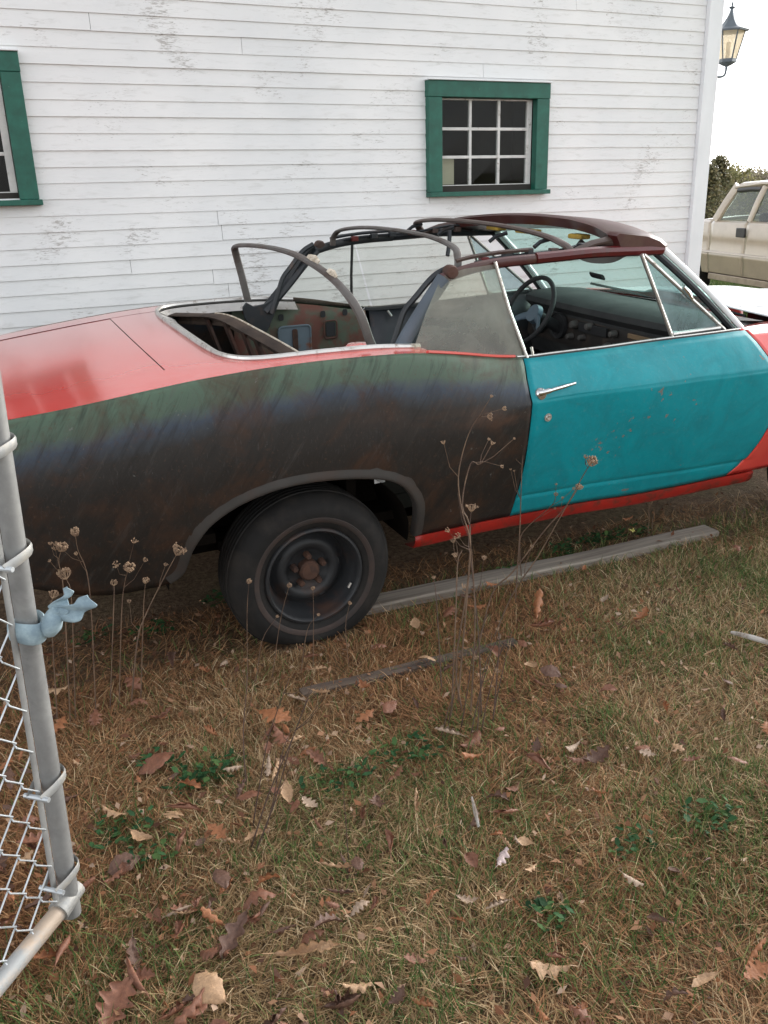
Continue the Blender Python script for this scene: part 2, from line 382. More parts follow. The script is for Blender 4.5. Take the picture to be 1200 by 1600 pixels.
M['farglass'] = glassmat('far_window_glass', (.92, .94, .89), (.5, .48, .42), .10, .03, 3, .08, 1.25)
M['lens'] = pm('tail_lamp_lens', (.35, .01, .01), .2, coat=.5)
M['headlens'] = pm('head_lamp_lens', (.6, .62, .62), .1, .2)
M['galv'] = pm('galvanised_tube', (.25, .25, .245), .55, .35, c2=(.34, .34, .33), scale=14, lo=.4, hi=.7, var=.2, bmp=.1)
M['galvwire'] = pm('galvanised_wire', (.54, .57, .59), .45, .5, var=.2)
M['rail'] = pm('rusty_tan_tube', (.44, .35, .27), .6, .2, c2=(.30, .31, .31), scale=10, var=.25)
M['rag'] = pm('pale_blue_rag', (.34, .44, .48), .95, c2=(.22, .30, .35), scale=12, var=.2, bmp=.4, bsc=120)
M['plank'] = pm('weathered_grey_wood', (.28, .24, .195), .9, c2=(.14, .112, .088), scale=11, lo=.42, hi=.66, stretch=(.12, 4, 4), var=.35, bmp=1.0, bsc=40)
M['pole'] = pm('brown_half_rotten_wood', (.12, .085, .062), .9, c2=(.07,.05,.04), stretch=(.3, 3, 3), var=.3, bmp=.5)
M['twig'] = pm('bleached_twig', (.48, .44, .40), .8, c2=(.25,.2,.16), scale=20, var=.2)
M['stem'] = pm('dry_weed_stem', (.145, .090, .055), .8, c2=(.075, .042, .028), scale=12, var=.3)
M['reed'] = pm('dark_weed_stem', (.075, .043, .030), .8, var=.3)
M['head'] = pm('dry_seed_head', (.36, .24, .15), .85, c2=(.18, .11, .07), scale=40, var=.3)
M['lampmetal'] = pm('blue_grey_lantern_metal', (.13, .155, .18), .5, .4, c2=(.10,.07,.05), scale=12, lo=.55, hi=.75)
M['lampglass'] = glassmat('frosted_lantern_glass', (.95, .90, .80), (.88, .78, .62), .72, .1, 4, .1)
M['candle'] = pm('ivory_candle_tube', (.75, .70, .60), .6)
M['truck'] = pm('beige_truck_paint', (.47, .385, .295), .30, .10, c2=(.42, .34, .26), scale=3, var=.06, coat=.6)
M['trucklow'] = pm('dusty_lower_truck_paint', (.40, .32, .24), .4, .2, c2=(.26, .20, .15), scale=5, lo=.4, hi=.7, var=.1, coat=.2)
M['truckglass'] = glassmat('truck_window', (.68, .76, .72), (.4,.4,.36), .08, .02, 4, .05)
M['darkplastic'] = pm('dark_plastic', (.035, .033, .035), .45)
M['seat'] = pm('dark_seat_fabric', (.05, .052, .05), .9)
M['bark'] = pm('bark', (.09, .07, .055), .95, bmp=.5)
M['hill'] = pm('distant_forest', (.17, .135, .12), 1.0, c2=(.10, .11, .085), scale=.03, var=.3)
M['ground'] = ground_mat()
M['drygrass'] = grass_mat('dry_straw', [(0, (0.093, 0.058, 0.027)), (.25, (0.252, 0.161, 0.076)), (.6, (0.412, 0.274, 0.137)), (.85, (0.584, 0.410, 0.230)), (1, (0.750, 0.594, 0.373))])
M['redgrass'] = grass_mat('brown_thatch', [(0, (0.104, 0.051, 0.023)), (.4, (0.264, 0.129, 0.058)), (.8, (0.432, 0.222, 0.104)), (1, (0.627, 0.374, 0.190))])
M['greengrass'] = grass_mat('green_grass', [(0, (0.036, 0.070, 0.018)), (.5, (0.082, 0.142, 0.034)), (.85, (0.150, 0.198, 0.057)), (1, (0.300, 0.288, 0.115))])
M['litter'] = grass_mat('leaf_crumbs', [(0, (.07, .034, .022)), (.3, (.17, .070, .036)), (.55, (.28, .12, .055)), (.8, (.36, .20, .115)), (1, (.46, .33, .24))], trans=.15)
M['clover'] = grass_mat('broad_green_weeds', [(0, (.02, .06, .022)), (.6, (.04, .115, .04)), (1, (.10, .17, .05))])
for nm, c in (('leaf_rust', (.20, .080, .043)), ('leaf_tan', (.44, .27, .15)), ('leaf_brown', (.125, .062, .040)), ('leaf_pale', (.38, .27, .19)), ('leaf_orange', (.32, .125, .05)), ('leaf_pink', (.42, .325, .31)), ('leaf_yellow', (.36, .31, .05))):
    M[nm] = pm(nm, c, .62, c2=tuple(x * .55 for x in c), scale=18, lo=.5, hi=.75, var=.25, bmp=.3, bsc=50)
M['conifer'] = grass_mat('conifer_needles', [(0, (0.088, 0.088, 0.042)), (.6, (0.163, 0.156, 0.078)), (1, (0.300, 0.237, 0.117))])  # crown colours here and below are lightened to paint in distance haze
M['oakcrown'] = grass_mat('autumn_foliage', [(0, (0.163, 0.163, 0.072)), (.5, (0.275, 0.263, 0.111)), (1, (0.425, 0.362, 0.169))])
M['greycrown'] = grass_mat('bare_branch_foliage', [(0, (0.175, 0.150, 0.111)), (.6, (0.275, 0.231, 0.169)), (1, (0.375, 0.312, 0.221))])

# ------------------------------------------------------------------ ground
def gz(x, y):
    z = -0.02
    if y > .3: z += .032 * (min(y, 6) - .3) * (1 - sm(5, 8, x))
    z -= .14 * sm(5.5, 9, x)
    d = math.hypot(x, y)
    if d > 20: z -= 4.0 * sm(20, 90, d)
    if d < 8:
        z += .012 * mnoise.noise(Vector((x * 1.7, y * 1.7, 0))) + .006 * mnoise.noise(Vector((x * 6, y * 6, 3)))
    return z
def axis(lo, hi, step, far):
    a = list(np.arange(lo, hi, step)); d = step; p = a[-1]
    while p < far: d *= 1.35; p += d; a.append(p)
    d = step; p = a[0]; b = []
    while p > -far: d *= 1.35; p -= d; b.append(p)
    return sorted(b + a)
mb = MB(); xs = axis(-1.2, 4.6, .05, 2500); ys = axis(-2.6, 2.9, .05, 2500)
mb.grid([[(x, y, gz(x, y)) for y in ys] for x in xs])
g = mb.build('ground', M['ground']); struct(g)

# ------------------------------------------------------------------ barn
BY, BX1, BX0, BTOP = 2.70, 5.37, -4.2, 4.9
barn = thing('clapboard_barn', 'white clapboard barn with green trimmed windows behind the car', 'building', (BX1, BY, 0.0))
PITCH = 0.0876; Z0 = 0.30
WIN = [(2.905, 3.865, 1.655, 2.375), (-0.50, 0.418, 1.675, 2.455)]      # casing outer x0,x1,z0,z1
mb = MB(); mb.box((BX0, BY + .02, -.3), (BX1 - .02, BY + .35, Z0 - .005)); mb.build('foundation', M['stone'], barn, smooth=False)
# sheathing behind the boards: leaves the window openings free
def hollow(x0, x1):
    m = MB(); segs = []
    xs_ = sorted({x0, x1, *[w[0] + .07 for w in WIN], *[w[1] - .07 for w in WIN]})
    for a, b in zip(xs_[:-1], xs_[1:]):
        mid = (a + b) / 2; hole = [w for w in WIN if w[0] < mid < w[1]]
        if hole:
            w = hole[0]; m.box((a, BY + .03, Z0), (b, BY + .13, w[2] + .07)); m.box((a, BY + .03, w[3] - .07), (b, BY + .13, BTOP))
        else: m.box((a, BY + .03, Z0), (b, BY + .13, BTOP))
    return m
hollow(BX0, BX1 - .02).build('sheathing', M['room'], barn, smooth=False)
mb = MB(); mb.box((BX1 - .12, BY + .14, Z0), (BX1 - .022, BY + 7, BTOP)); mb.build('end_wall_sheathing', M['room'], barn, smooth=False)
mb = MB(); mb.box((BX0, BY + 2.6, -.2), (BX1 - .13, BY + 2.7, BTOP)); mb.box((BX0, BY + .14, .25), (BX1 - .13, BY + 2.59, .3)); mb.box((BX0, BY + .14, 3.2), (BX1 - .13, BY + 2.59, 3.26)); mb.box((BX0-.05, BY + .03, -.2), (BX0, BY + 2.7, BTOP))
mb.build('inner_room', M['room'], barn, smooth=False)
def board(x0, x1, z, name='clapboard', top=None):
    """wedge board: thick lower edge stands proud of the board below"""
    j = random.uniform(-.0025, .0025); t = random.uniform(.003, .007)
    m = MB(); n = max(2, int((x1 - x0) / .45)); rows = []
    for i in range(n + 1):
        x = x0 + (x1 - x0) * i / n; wv = .003 * mnoise.noise(Vector((x * 1.3, z * 31, 5))) + j
        rows.append([(x, BY + .028, z + wv), (x, BY + .028 - .007 - t, z + wv), (x, BY + .028 - .007 - t + .001, z + wv + .006), (x, BY + .024 - (0 if top is None else .006), (z + PITCH + .012 + wv) if top is None else top)])
    m.grid(rows, closed_v=True); o = len(m.v)
    m.f.append((0, 1, 2, 3)); m.f.append((o - 1, o - 2, o - 3, o - 4))
    return m.build(name, M['clap'], barn, angle=30)
z = Z0; k = 0
while z < BTOP:
    iv = [(BX0, BX1 - .115)]
    for wx0, wx1, wz0, wz1 in WIN:
        if z + PITCH + .012 > wz0 + .05 and z < wz1 - .092:
            iv = [s for a, b in iv for s in ((a, min(b, wx0 + .03)), (max(a, wx1 - .03), b)) if s[1] - s[0] > .05] if any(a < wx0 < b or a < wx1 < b for a, b in iv) else iv
    for wx0, wx1, wz0, wz1 in WIN:
        if z < wz0 and z + PITCH + .012 > wz0 + .05: board(wx0 + .031, wx1 - .031, z, top=wz0 + .02)
    for a, b in iv:
        p = a
        while b - p > .01:
            L = random.uniform(3.4, 6.0)
            q = b if b - p - L < .9 else p + L
            board(p, q - .0025, z); p = q
    z += PITCH; k += 1
# end wall boards (seen only from the side)
z = Z0; 
while z < BTOP:
    m = MB(); ya, yb = BY + .118, BY + 7; rows = []
    for y in (ya, yb): rows.append([(BX1 - .02, y, z), (BX1 + .004, y, z), (BX1 + .003, y, z + .006), (BX1 - .016, y, z + PITCH + .01)])
    m.grid(rows, closed_v=True); m.f.append((3, 2, 1, 0)); m.f.append((4, 5, 6, 7))
    m.build('clapboard', M['clap'], barn, angle=30); z += PITCH
mb = MB(); mb.box((BX1 - .115, BY - .018, Z0 - .02), (BX1 + .018, BY + .027, BTOP)); mb.build('corner_board', M['trim'], barn, smooth=False, bevel=.003)
mb = MB(); mb.box((BX1 - .0195, BY + .028, Z0 - .02), (BX1 + .0175, BY + .117, BTOP)); mb.build('corner_board', M['trim'], barn, smooth=False, bevel=.003)
mb = MB(); mb.prism([(BX0 - .3, BY - .35, BTOP - .05), (BX0 - .3, BY + 3.5, BTOP + 2.3), (BX0 - .3, BY + 3.5, BTOP + 2.42), (BX0 - .3, BY - .35, BTOP + .07)], (BX1 - BX0 + .6, 0, 0), 0)
mb.prism([(BX0 - .3, BY + 7.35, BTOP - .05), (BX0 - .3, BY + 3.51, BTOP + 2.3), (BX0 - .3, BY + 3.51, BTOP + 2.42), (BX0 - .3, BY + 7.35, BTOP + .07)], (BX1 - BX0 + .6, 0, 0), 0)
mb.build('roof', M['roof'], barn, smooth=False)

def window(x0, x1, z0, z1, label, nx=3, nz=3, cw=.105):
    yf = BY - .030                                   # face of the casing
    win = MB().box((x0 + cw, BY + .055, z0 + .05), (x0 + cw + .012, BY + .075, z1 - cw)).build('window', M['sash'], barn, smooth=False)
    win['label'] = label
    def part(nm, a, b, mat, bv=.003): MB().box(a, b).build(nm, M[mat], win, smooth=False, bevel=bv)
    part('casing', (x0, yf, z1 - cw * .93), (x1, BY + .03, z1), 'green')
    part('casing', (x0 + .002, yf + .003, z0 + .031), (x0 + cw, BY + .03, z1 - cw * .93 - .001), 'green')
    part('casing', (x1 - cw, yf + .003, z0 + .031), (x1 - .002, BY + .03, z1 - cw * .93 - .001), 'green')
    part('sill', (x0 + .002, yf - .022, z0), (x1 + .012, BY + .05, z0 + .03), 'green')
    part('drip_cap', (x0 - .004, yf - .014, z1 + .001), (x1 + .004, BY + .02, z1 + .010), 'trim')
    sx0, sx1, sz0, sz1 = x0 + cw + .013, x1 - cw - .002, z0 + .031, z1 - cw * .93 - .002
    ys0, ys1 = BY + .034, BY + .062
    st = .040
    part('sash_rail', (sx0, ys0, sz0), (sx1, ys1, sz0 + st * 1.1), 'sash'); part('sash_rail', (sx0, ys0, sz1 - st * .25), (sx1, ys1, sz1), 'sash')
    part('sash_stile', (sx0, ys0 + .001, sz0 + st * 1.1), (sx0 + st * .25, ys1 - .001, sz1 - st * .25), 'sash'); part('sash_stile', (sx1 - st, ys0 + .001, sz0 + st * 1.1), (sx1, ys1 - .001, sz1 - st * .25), 'sash')
    ax0, ax1, az0, az1 = sx0 + st * .25, sx1 - st, sz0 + st * 1.1, sz1 - st * .25
    mw = .0095
    for i in range(1, nx):
        x = ax0 + (ax1 - ax0) * i / nx; part('muntin', (x - mw, ys0 + .002, az0), (x + mw, ys1 - .002, az1), 'sash', .002)
    for i in range(1, nz):
        zz = az0 + (az1 - az0) * i / nz; part('muntin', (ax0, ys0 + .0035, zz - mw), (ax1, ys1 - .0035, zz + mw), 'sash', .002)
    for i in range(nx):
        for k in range(nz):
            px0 = ax0 + (ax1 - ax0) * i / nx + (mw if i else 0); px1 = ax0 + (ax1 - ax0) * (i + 1) / nx - (mw if i < nx - 1 else 0)
            pz0 = az0 + (az1 - az0) * k / nz + (mw if k else 0); pz1 = az0 + (az1 - az0) * (k + 1) / nz - (mw if k < nz - 1 else 0)
            t = random.uniform(-.0012, .0012)
            MB().add([(px0, BY + .049 + t, pz0), (px1, BY + .049 - t, pz0), (px1, BY + .049 + t, pz1), (px0, BY + .049 - t, pz1)], [(0, 1, 2, 3)]).build('pane', M['pane'], win, smooth=False)
    return (ax0, ax1, az0, az1)
A = window(*WIN[0], 'nine pane window with green casing above the car roof frame')
window(*WIN[1], 'green cased window at the end of the wall, cut by the picture edge' if False else 'green cased window above the red trunk lid')
c = MB(); c.box((A[0] + .012, BY + .10, A[2] + .004), (A[0] + .135, BY + .108, A[2] + .175))
tag(c.build('yellowed_card', M['card'], None, origin=(A[0] + .07, BY + .10, A[2]), smooth=False, bevel=.002), 'yellowed card leaning inside the lower corner pane of the nine pane window', 'card')
sh = MB().box((A[0] - .1, BY + .08, A[2] - .045), (A[1] + .1, BY + .30, A[2] + .002)); sh.build('inner_sill', M['room'], barn, smooth=False)

# wall lantern on the end wall
LX, LY = 5.60, 2.82
lan = thing('wall_lantern', 'tapered wall lantern with pointed blue grey cap on the barn corner', 'lantern', (LX, LY, 2.50))
NS = 6
def ring(r, z): return (r, z)
mb = MB(); mb.lathe([(.004, .49), (.010, .475), (.006, .462), (.030, .452), (.012, .442), (.016, .42), (.032, .385), (.055, .35), (.088, .318), (.128, .300), (.142, .296), (.138, .284), (.10, .286), (.02, .30)], (LX, LY, 2.50), 'z', NS, .3)
mb.build('cap', M['lampmetal'], lan, angle=25)
mb = MB(); mb.lathe([(.001, .085), (.066, .085), (.072, .098), (.070, .075), (.035, .055), (.010, .045), (.012, .03), (.001, .02)], (LX, LY, 2.50), 'z', NS, .3); mb.build('base_cup', M['lampmetal'], lan, angle=25)
for j in range(NS):
    a = 2 * math.pi * j / NS + .3; a2 = a + 2 * math.pi / NS
    p0 = Vector((LX + .066 * math.cos(a), LY + .066 * math.sin(a), 2.595)); p1 = Vector((LX + .112 * math.cos(a), LY + .112 * math.sin(a), 2.787))
    q0 = Vector((LX + .066 * math.cos(a2), LY + .066 * math.sin(a2), 2.595)); q1 = Vector((LX + .112 * math.cos(a2), LY + .112 * math.sin(a2), 2.787))
    MB().tube([p0, p1], .0055, 6).build('cage_bar', M['lampmetal'], lan)
    e = .004
    d = (q0 - p0).normalized() * e * 1.6
    MB().add([p0 + d, q0 - d, q1 - d, p1 + d], [(0, 1, 2, 3)]).build('pane', M['lampglass'], lan, smooth=False)
MB().lathe([(.001, .10), (.016, .10), (.016, .21), (.010, .215), (.001, .215)], (LX, LY, 2.50), 'z', 10).build('candle_tube', M['candle'], lan)
arm = spline([(5.374, LY, 2.50), (5.45, LY, 2.485), (5.53, LY, 2.472), (5.585, LY, 2.485), (LX, LY, 2.525)], 5)
MB().tube(arm, .009, 8).build('arm', M['lampmetal'], lan)
MB().tube([(5.40, LY, 2.49), (5.44, LY, 2.44), (5.50, LY, 2.435), (5.52, LY, 2.465)], .005, 6).build('scroll', M['lampmetal'], lan)
MB().box((5.376, LY - .045, 2.40), (5.392, LY + .045, 2.60)).build('wall_plate', M['lampmetal'], lan, smooth=False, bevel=.004)

# ------------------------------------------------------------------ the car (built in level car coordinates, then leaned 2 degrees)
CW = 1.90
car = thing('derelict_convertible', 'derelict two door convertible with teal door, bare grey quarter panel and open roof frame', 'car', (2.30, 0.95, 0.0))
car.location = (2.30, 0.95, 0.033); car.rotation_euler = (R_(2.0), 0, 0)
ORIG[car.name] = (2.30, 0.95, 0.0)

ZS = [(-.16, .985), (.05, 1.019), (.2, 1.038), (.41, 1.064), (.63, 1.088), (.86, 1.104), (1.1, 1.110), (1.36, 1.106), (1.5, 1.098), (1.7, 1.068), (1.85, 1.038), (2.0, 1.020), (2.42, 1.024), (2.77, 1.034), (3.15, 1.042), (3.4, 1.036), (3.8, 1.01), (4.4, .975), (4.9, .93)]
def zs(x): 
    return sum(itp(x + d, ZS) for d in (-.06, -.03, 0, .03, .06)) / 5
def yshould(x): return .10 + .02 * sm(1.6, 2.0, x) * (1 - sm(3.2, 3.6, x))
def ybody(x, z):
    zt = zs(x); zm = .78 + .09 * sm(1.5, 2.05, x)
    ys = yshould(x)
    if z > zm:
        s = min(1, (z - zm) / (zt - zm))
        el = ys * (1 - math.sqrt(max(0, 1 - .985 * s * s)))
        li = ys * (.80 * s + .20 * s ** 3)
        k = sm(1.55, 2.0, x)
        y = el * (1 - k) + li * k
    else:
        s = (zm - z) / (zm - .34); kt = sm(1.3, 1.95, x); y = (.022 + .035 * kt) * max(0, s) + (.075 + .01 * kt) * max(0, s) ** 2.0
        y += .010 * sm(.0, 1.0, max(0, s)) * sm(1.6, 2.1, x)
    y += .03 * math.exp(-((x - 2.25) / .55) ** 2)
    y += .10 * max(0, (.35 - x) / .5) ** 2 + .16 * max(0, (x - 3.95) / .95) ** 2
    # lower sculpted line and dents on the door
    y += .007 * math.exp(-((z - .396 + .02 * (x - 2.6)) / .010) ** 2) * sm(1.97, 2.02, x) * (1 - sm(3.3, 3.4, x))
    y += .004 * math.exp(-((z - .868) / .007) ** 2) * sm(1.97, 2.0, x) * (1 - sm(3.35, 3.5, x))
    y += .009 * mnoise.noise(Vector((x * 3.1, z * 3.1, 9.0))) * sm(1.9, 2.2, x)
    return y
XG = [(.22, 1.982), (.311, 1.988), (.468, 1.988), (.6, 1.981), (.72, 1.972), (.887, 1.963), (.95, 1.970), (1.009, 1.988), (1.2, 1.998)]
def xg(z): return itp(z, XG)
XR = [(.22, 3.17), (.298, 3.234), (.399, 3.319), (.48, 3.35), (.573, 3.366), (.68, 3.358), (.80, 3.32), (.912, 3.262), (.986, 3.22), (1.032, 3.185), (1.1, 3.15)]
def xr(z): return itp(z, XR)
ARCH = [(.43, .345), (.47, .350), (.505, .372), (.527, .405), (.552, .480), (.59, .540), (.625, .578), (.68, .615), (.745, .645), (.82, .667), (.89, .680), (.97, .685), (1.038, .684), (1.12, .678), (1.194, .668), (1.27, .654), (1.329, .636), (1.38, .606), (1.42, .566), (1.45, .522), (1.466, .48), (1.474, .42), (1.480, .338)]
RT_ = [(1.45, .338), (2.0, .304), (2.73, .289), (3.5, .306)]
def rtop(x): return itp(x, RT_)
def zlow_q(x):
    if x < .43: return .345 + .16 * max(0, (.30 - x) / .46) ** 1.6
    if x > 1.480: return rtop(x)
    return itp(x, ARCH)

def side(P, far):      # mirror a point of the near side to the far side
    return (P[0], CW - P[1], P[2]) if far else P
def panel(cols, rows, fx, fzl, fzh, far, extra=None):
    """grid: cols are nominal x, rows 0..1 between lower and upper edge; fx(xn,z) bends the columns"""
    P = []; UV = []
    for xn in cols:
        c = []
        for v in rows:
            x = xn; z = fzl(x) + (fzh(x) - fzl(x)) * v
            for _ in range(3):
                x = fx(xn, z); z = fzl(x) + (fzh(x) - fzl(x)) * v
            y = ybody(x, z); c.append(side((x, y, z), far)); UV.append((x, zs(x) - z))
        P.append(c)
    m = MB(); m.grid(P); m.uv = UV; return m
qcols = sorted(set([-.16, -.15, -.12] + list(np.arange(-.08, .43, .05)) + [p[0] for p in ARCH] + list(np.arange(1.0, 1.44, .03)) + list(np.arange(1.495, 1.97, .035)) + [1.971]))
rows_q = sorted(set(list(np.linspace(0, .75, 20)) + list(np.linspace(.75, 1, 16))))
def fx_q(xn, z): return xn if xn < 1.482 else 1.482 + (xn - 1.482) / (1.971 - 1.482) * (xg(z) - 1.482)
def fx_d(xn, z): return xg(z) + .007 + (xr(z) - xg(z) - .007) * xn
def fx_f(xn, z): return xr(z) + .007 + (4.88 - xr(z) - .007) * xn
FARCH_C, FARCH_R = 3.95, .39
def zlow_f(x):
    d = abs(x - FARCH_C)
    return .308 + (math.sqrt(FARCH_R ** 2 - d * d) * .86 if d < FARCH_R else 0)
rows_d = sorted(set(list(np.linspace(0, 1, 30)) + [.10, .11, .12, .13, .14, .15, .16] + list(np.linspace(.70, .80, 14))))
for far in (False, True):
    q = panel(qcols, rows_q, fx_q, zlow_q, lambda x: zs(x), far).build('quarter_panel', M['quarter'], car, angle=50, solid=.004)
    if not far: q['label'] = 'bare dark grey rear quarter panel with green and blue upper paint'
    ap = spline([(x, 0, z) for x, z in ARCH[1:]], 3); rows_ = []; uvs = []
    for i_, p in enumerate(ap):
        tg = (ap[min(i_ + 1, len(ap) - 1)] - ap[max(i_ - 1, 0)]).normalized(); nn = Vector((-tg.z, 0, tg.x))
        r_ = []
        for off, dy in ((.046, -.0012), (.036, -.0020), (.026, -.0042), (.016, -.0064), (.007, -.0078), (.0, -.0078), (-.003, -.004), (-.004, .012), (-.002, .04)):
            q_ = p + nn * off; r_.append(side((q_.x, ybody(q_.x, q_.z) + dy, q_.z), far)); uvs.append((q_.x, zs(q_.x) - q_.z))
        rows_.append(r_)
    mm = MB(); mm.grid(rows_); mm.uv = uvs; mm.build('arch_lip', M['lip'], q, angle=70)
    d = panel(list(np.linspace(0, 1, 46)), rows_d, fx_d, lambda x: rtop(x) + .003, lambda x: zs(x) - .004, far).build('door', M['teal'] if not far else M['blackframe'], car, angle=50, solid=.004)
    if not far: d['label'] = 'teal door with chipped paint and chrome handle'
    f = panel(list(np.linspace(0, 1, 90)), rows_d, fx_f, zlow_f, lambda x: zs(x) - .004, far).build('front_fender', M['red'], car, angle=50, solid=.004)
    # door top: belt ledge, bright moulding, inner skin
    xa, xb = 1.972, 3.17
    led = []; mold = []
    for x in np.linspace(xa, xb, 26):
        y0 = ybody(x, zs(x) - .004); z0 = zs(x) - .003
        led.append([side((x, y0, z0 - .002), far), side((x, y0 + .012, z0 + .004), far), side((x, y0 + .055, z0 + .002), far), side((x, y0 + .060, z0 - .012), far)])
        mold.append(side((x, y0 + .016, z0 + .004), far))
    mm = MB(); mm.grid(led); mm.build('belt_ledge', M['black'], d)
    MB().tube(mold, .0055, 6).build('belt_moulding', M['bright'], d)
    inn = []
    for x in np.linspace(xa + .02, xb - .05, 12):
        inn.append([side((x, .165 + .03, zs(x) - .012), far), side((x, .24, .80), far), side((x, .27, .45), far)])
    mm = MB(); mm.grid(inn); mm.build('inner_skin', M['blackframe'], d, solid=.003)
    if not far:
        # pull handle and key lock
        hx0, hx1 = 2.003, 2.19
        hp = [(hx0, ybody(hx0, .905) - .020, .898), (hx0 + .03, ybody(2.03, .905) - .032, .904), (2.10, ybody(2.1, .91) - .034, .911), (hx1, ybody(hx1, .915) - .020, .916)]
        h = MB().tube(spline(hp, 5), [.017] * 4 + [.014] * 3 + [.010] * 6 + [.008] * 3, 10, flat=(.8, .7), roll=(0, 0, 1)).build('door_handle', M['chrome'], d)
        MB().lathe([(.001, -.014), (.020, -.012), (.026, -.004), (.027, .006)], (hx0 + .014, ybody(hx0, .893) - .004, .890), 'y', 20).build('push_button', M['chrome'], d)
        MB().lathe([(.001, -.008), (.009, -.009), (.011, -.006), (.017, -.006), (.019, .004)], (2.058, ybody(2.058, .789), .789), 'y', 20).build('key_lock', M['bright'], d)
        MB().tube([(2.055, .16, 1.02), (2.048, .165, 1.058)], .006, 8).build('lock_knob', M['bright'], d)
        MB().tube([(2.79, .165, 1.03), (2.80, .175, 1.05), (2.83, .172, 1.05)], .007, 8).build('vent_latch', M['bright'], d)
    else:
        mm = MB()
        for j, (xx, zz) in enumerate(((2.1, 1.0),)): mm.tube([(xx, CW - .215, 1.0), (xx + .02, CW - .225, .97)], .007, 8)
        mm.build('lock_knob', M['bright'], d)
    # rocker
    rk = []
    for x in np.linspace(1.482, 3.42, 40):
        r0 = rtop(x); y = ybody(x, r0)
        rk.append([side((x, y + .02, r0), far), side((x, y - .006, r0 - .002), far), side((x, y - .004, r0 - .032), far), side((x, y + .014, r0 - .058), far), side((x, y + .10, r0 - .075), far)])
    mm = MB(); mm.grid(rk); mm.build('rocker_panel', M['redrock'], car, angle=40, solid=.004)
    # rear red sill of the quarter glass, red strip
    st = [side((x, ybody(x, zs(x)) + .008, zs(x) + .002), far) for x in np.linspace(1.53, 1.955, 18)]
    MB().tube(st, .011, 8, flat=(.7, 1.2)).build('quarter_sill', M['red'] if not far else M['wellbrown'], car)
    # wheel house (inner arch) so the arches are deep and dark
    for cx, cz, rr in ((.97, .30, .43), (3.95, .30, .42)):
        hs_ = []
        for a in np.linspace(.0, math.pi + .02, 26):
            xx_, zz_ = cx + rr * 1.16 * math.cos(a), cz + rr * math.sin(a)
            hs_.append([side((xx_, yy, zz_), far) for yy in (max(.06, ybody(xx_, zz_) + .03), .32, .42)])
        mm = MB(); mm.grid(hs_); mm.build('wheel_house', M['under'], car)
        mm = MB(); mm.lathe([(rr * 1.18, .42), (.001, .42)], (cx, 0, cz), 'y', 24)
        mm.v = [side((p[0], p[1], max(p[2], .30)), far) for p in mm.v]; mm.build('wheel_house_wall', M['under'], car)

# rear deck, trunk lid, tulip panel
def zdeck(x, y):
    e = min(y, CW - y)
    t = (y - CW / 2) / (CW / 2 - .1)
    return zs(x) + .012 * (1 - t * t) * 1.6 - .012 * math.exp(-((e - .10) / .05) ** 2) * 0
WELL = [(1.545, .195), (1.35, .192), (1.15, .190), (1.0, .192), (.92, .20), (.86, .225), (.82, .27), (.792, .34), (.775, .45), (.765, .60), (.76, .95)]
def xwell(y):
    y = min(y, CW - y); return itp(y, [(.19, 1.0), (.20, .92), (.225, .86), (.27, .82), (.34, .792), (.45, .775), (.60, .765), (.95, .76)])
def xgap(y):
    t = abs(y - .95) / .7
    return .56 + .012 * t ** 2
# tulip panel between trunk gap and top well + side strips
ysx = list(np.linspace(.10, 1.80, 60))
P = []
for y in ysx:
    e = min(y, CW - y)
    if e < .20: x1 = itp(e, [(.10, 1.55), (.20, .92)])
    else: x1 = xwell(y)
    x0 = xgap(y) + .004 if .30 < e else -.10
    P.append((y, x0, x1))
mm = MB()
rowsP = []
for y, x0, x1 in P:
    e = min(y, CW - y); ye = max(e, .101)
    rowsP.append([(x, y if e > .105 else (ybody(x, zs(x)) if y < 1 else CW - ybody(x, zs(x))), zdeck(x, y) - .002 * (e <= .105)) for x in np.linspace(x0, x1, 40)])
lo = [r for r, p in zip(rowsP, P) if p[0] <= .30]; mid = [r for r, p in zip(rowsP, P) if .30 < p[0] < 1.60]; hi = [r for r, p in zip(rowsP, P) if p[0] >= 1.60]
def decksurf(ya, yb, xa, xb, ny, nx):
    return [[(xa(y) + (xb(y) - xa(y)) * i / nx, y, zdeck(xa(y) + (xb(y) - xa(y)) * i / nx, y)) for i in range(nx + 1)] for y in np.linspace(ya, yb, ny)]
mm = MB(); mm.grid(decksurf(.29, 1.61, lambda y: xgap(y) + .0015, xwell, 50, 14)); mm.build('deck_panel', M['red'], car, angle=60)
for far in (False, True):
    S = []
    for x in np.linspace(-.15, 1.56, 80):
        ya = ybody(x, zs(x)) + .001
        yb = .297 if x < xgap(.3) else (.3 if x < .80 else itp(x, [(.80, .297), (.82, .27), (.86, .225), (.92, .20), (1.0, .192), (1.56, .192)]))
        S.append([side((x, ya + (yb - ya) * t, zdeck(x, ya + (yb - ya) * t) + .0008), far) for t in (0, .15, .3, .5, .75, 1)])
    mm = MB(); mm.grid(S); mm.build('deck_side', M['red'], car, angle=60)
mm = MB(); G = decksurf(.285, 1.615, lambda y: -.14, lambda y: xgap(y) - .0015, 40, 30); G = [[(x_, y_, z_ - .0016) for x_, y_, z_ in r_] for r_ in G]; mm.grid(G); mm.build('trunk_lid', M['red'], car, angle=60)
mm = MB(); mm.box((xgap(.95) - .02, .28, 1.02), (xgap(.95) + .04, 1.62, 1.065)); mm.build('trunk_channel', M['under'], car, smooth=False)
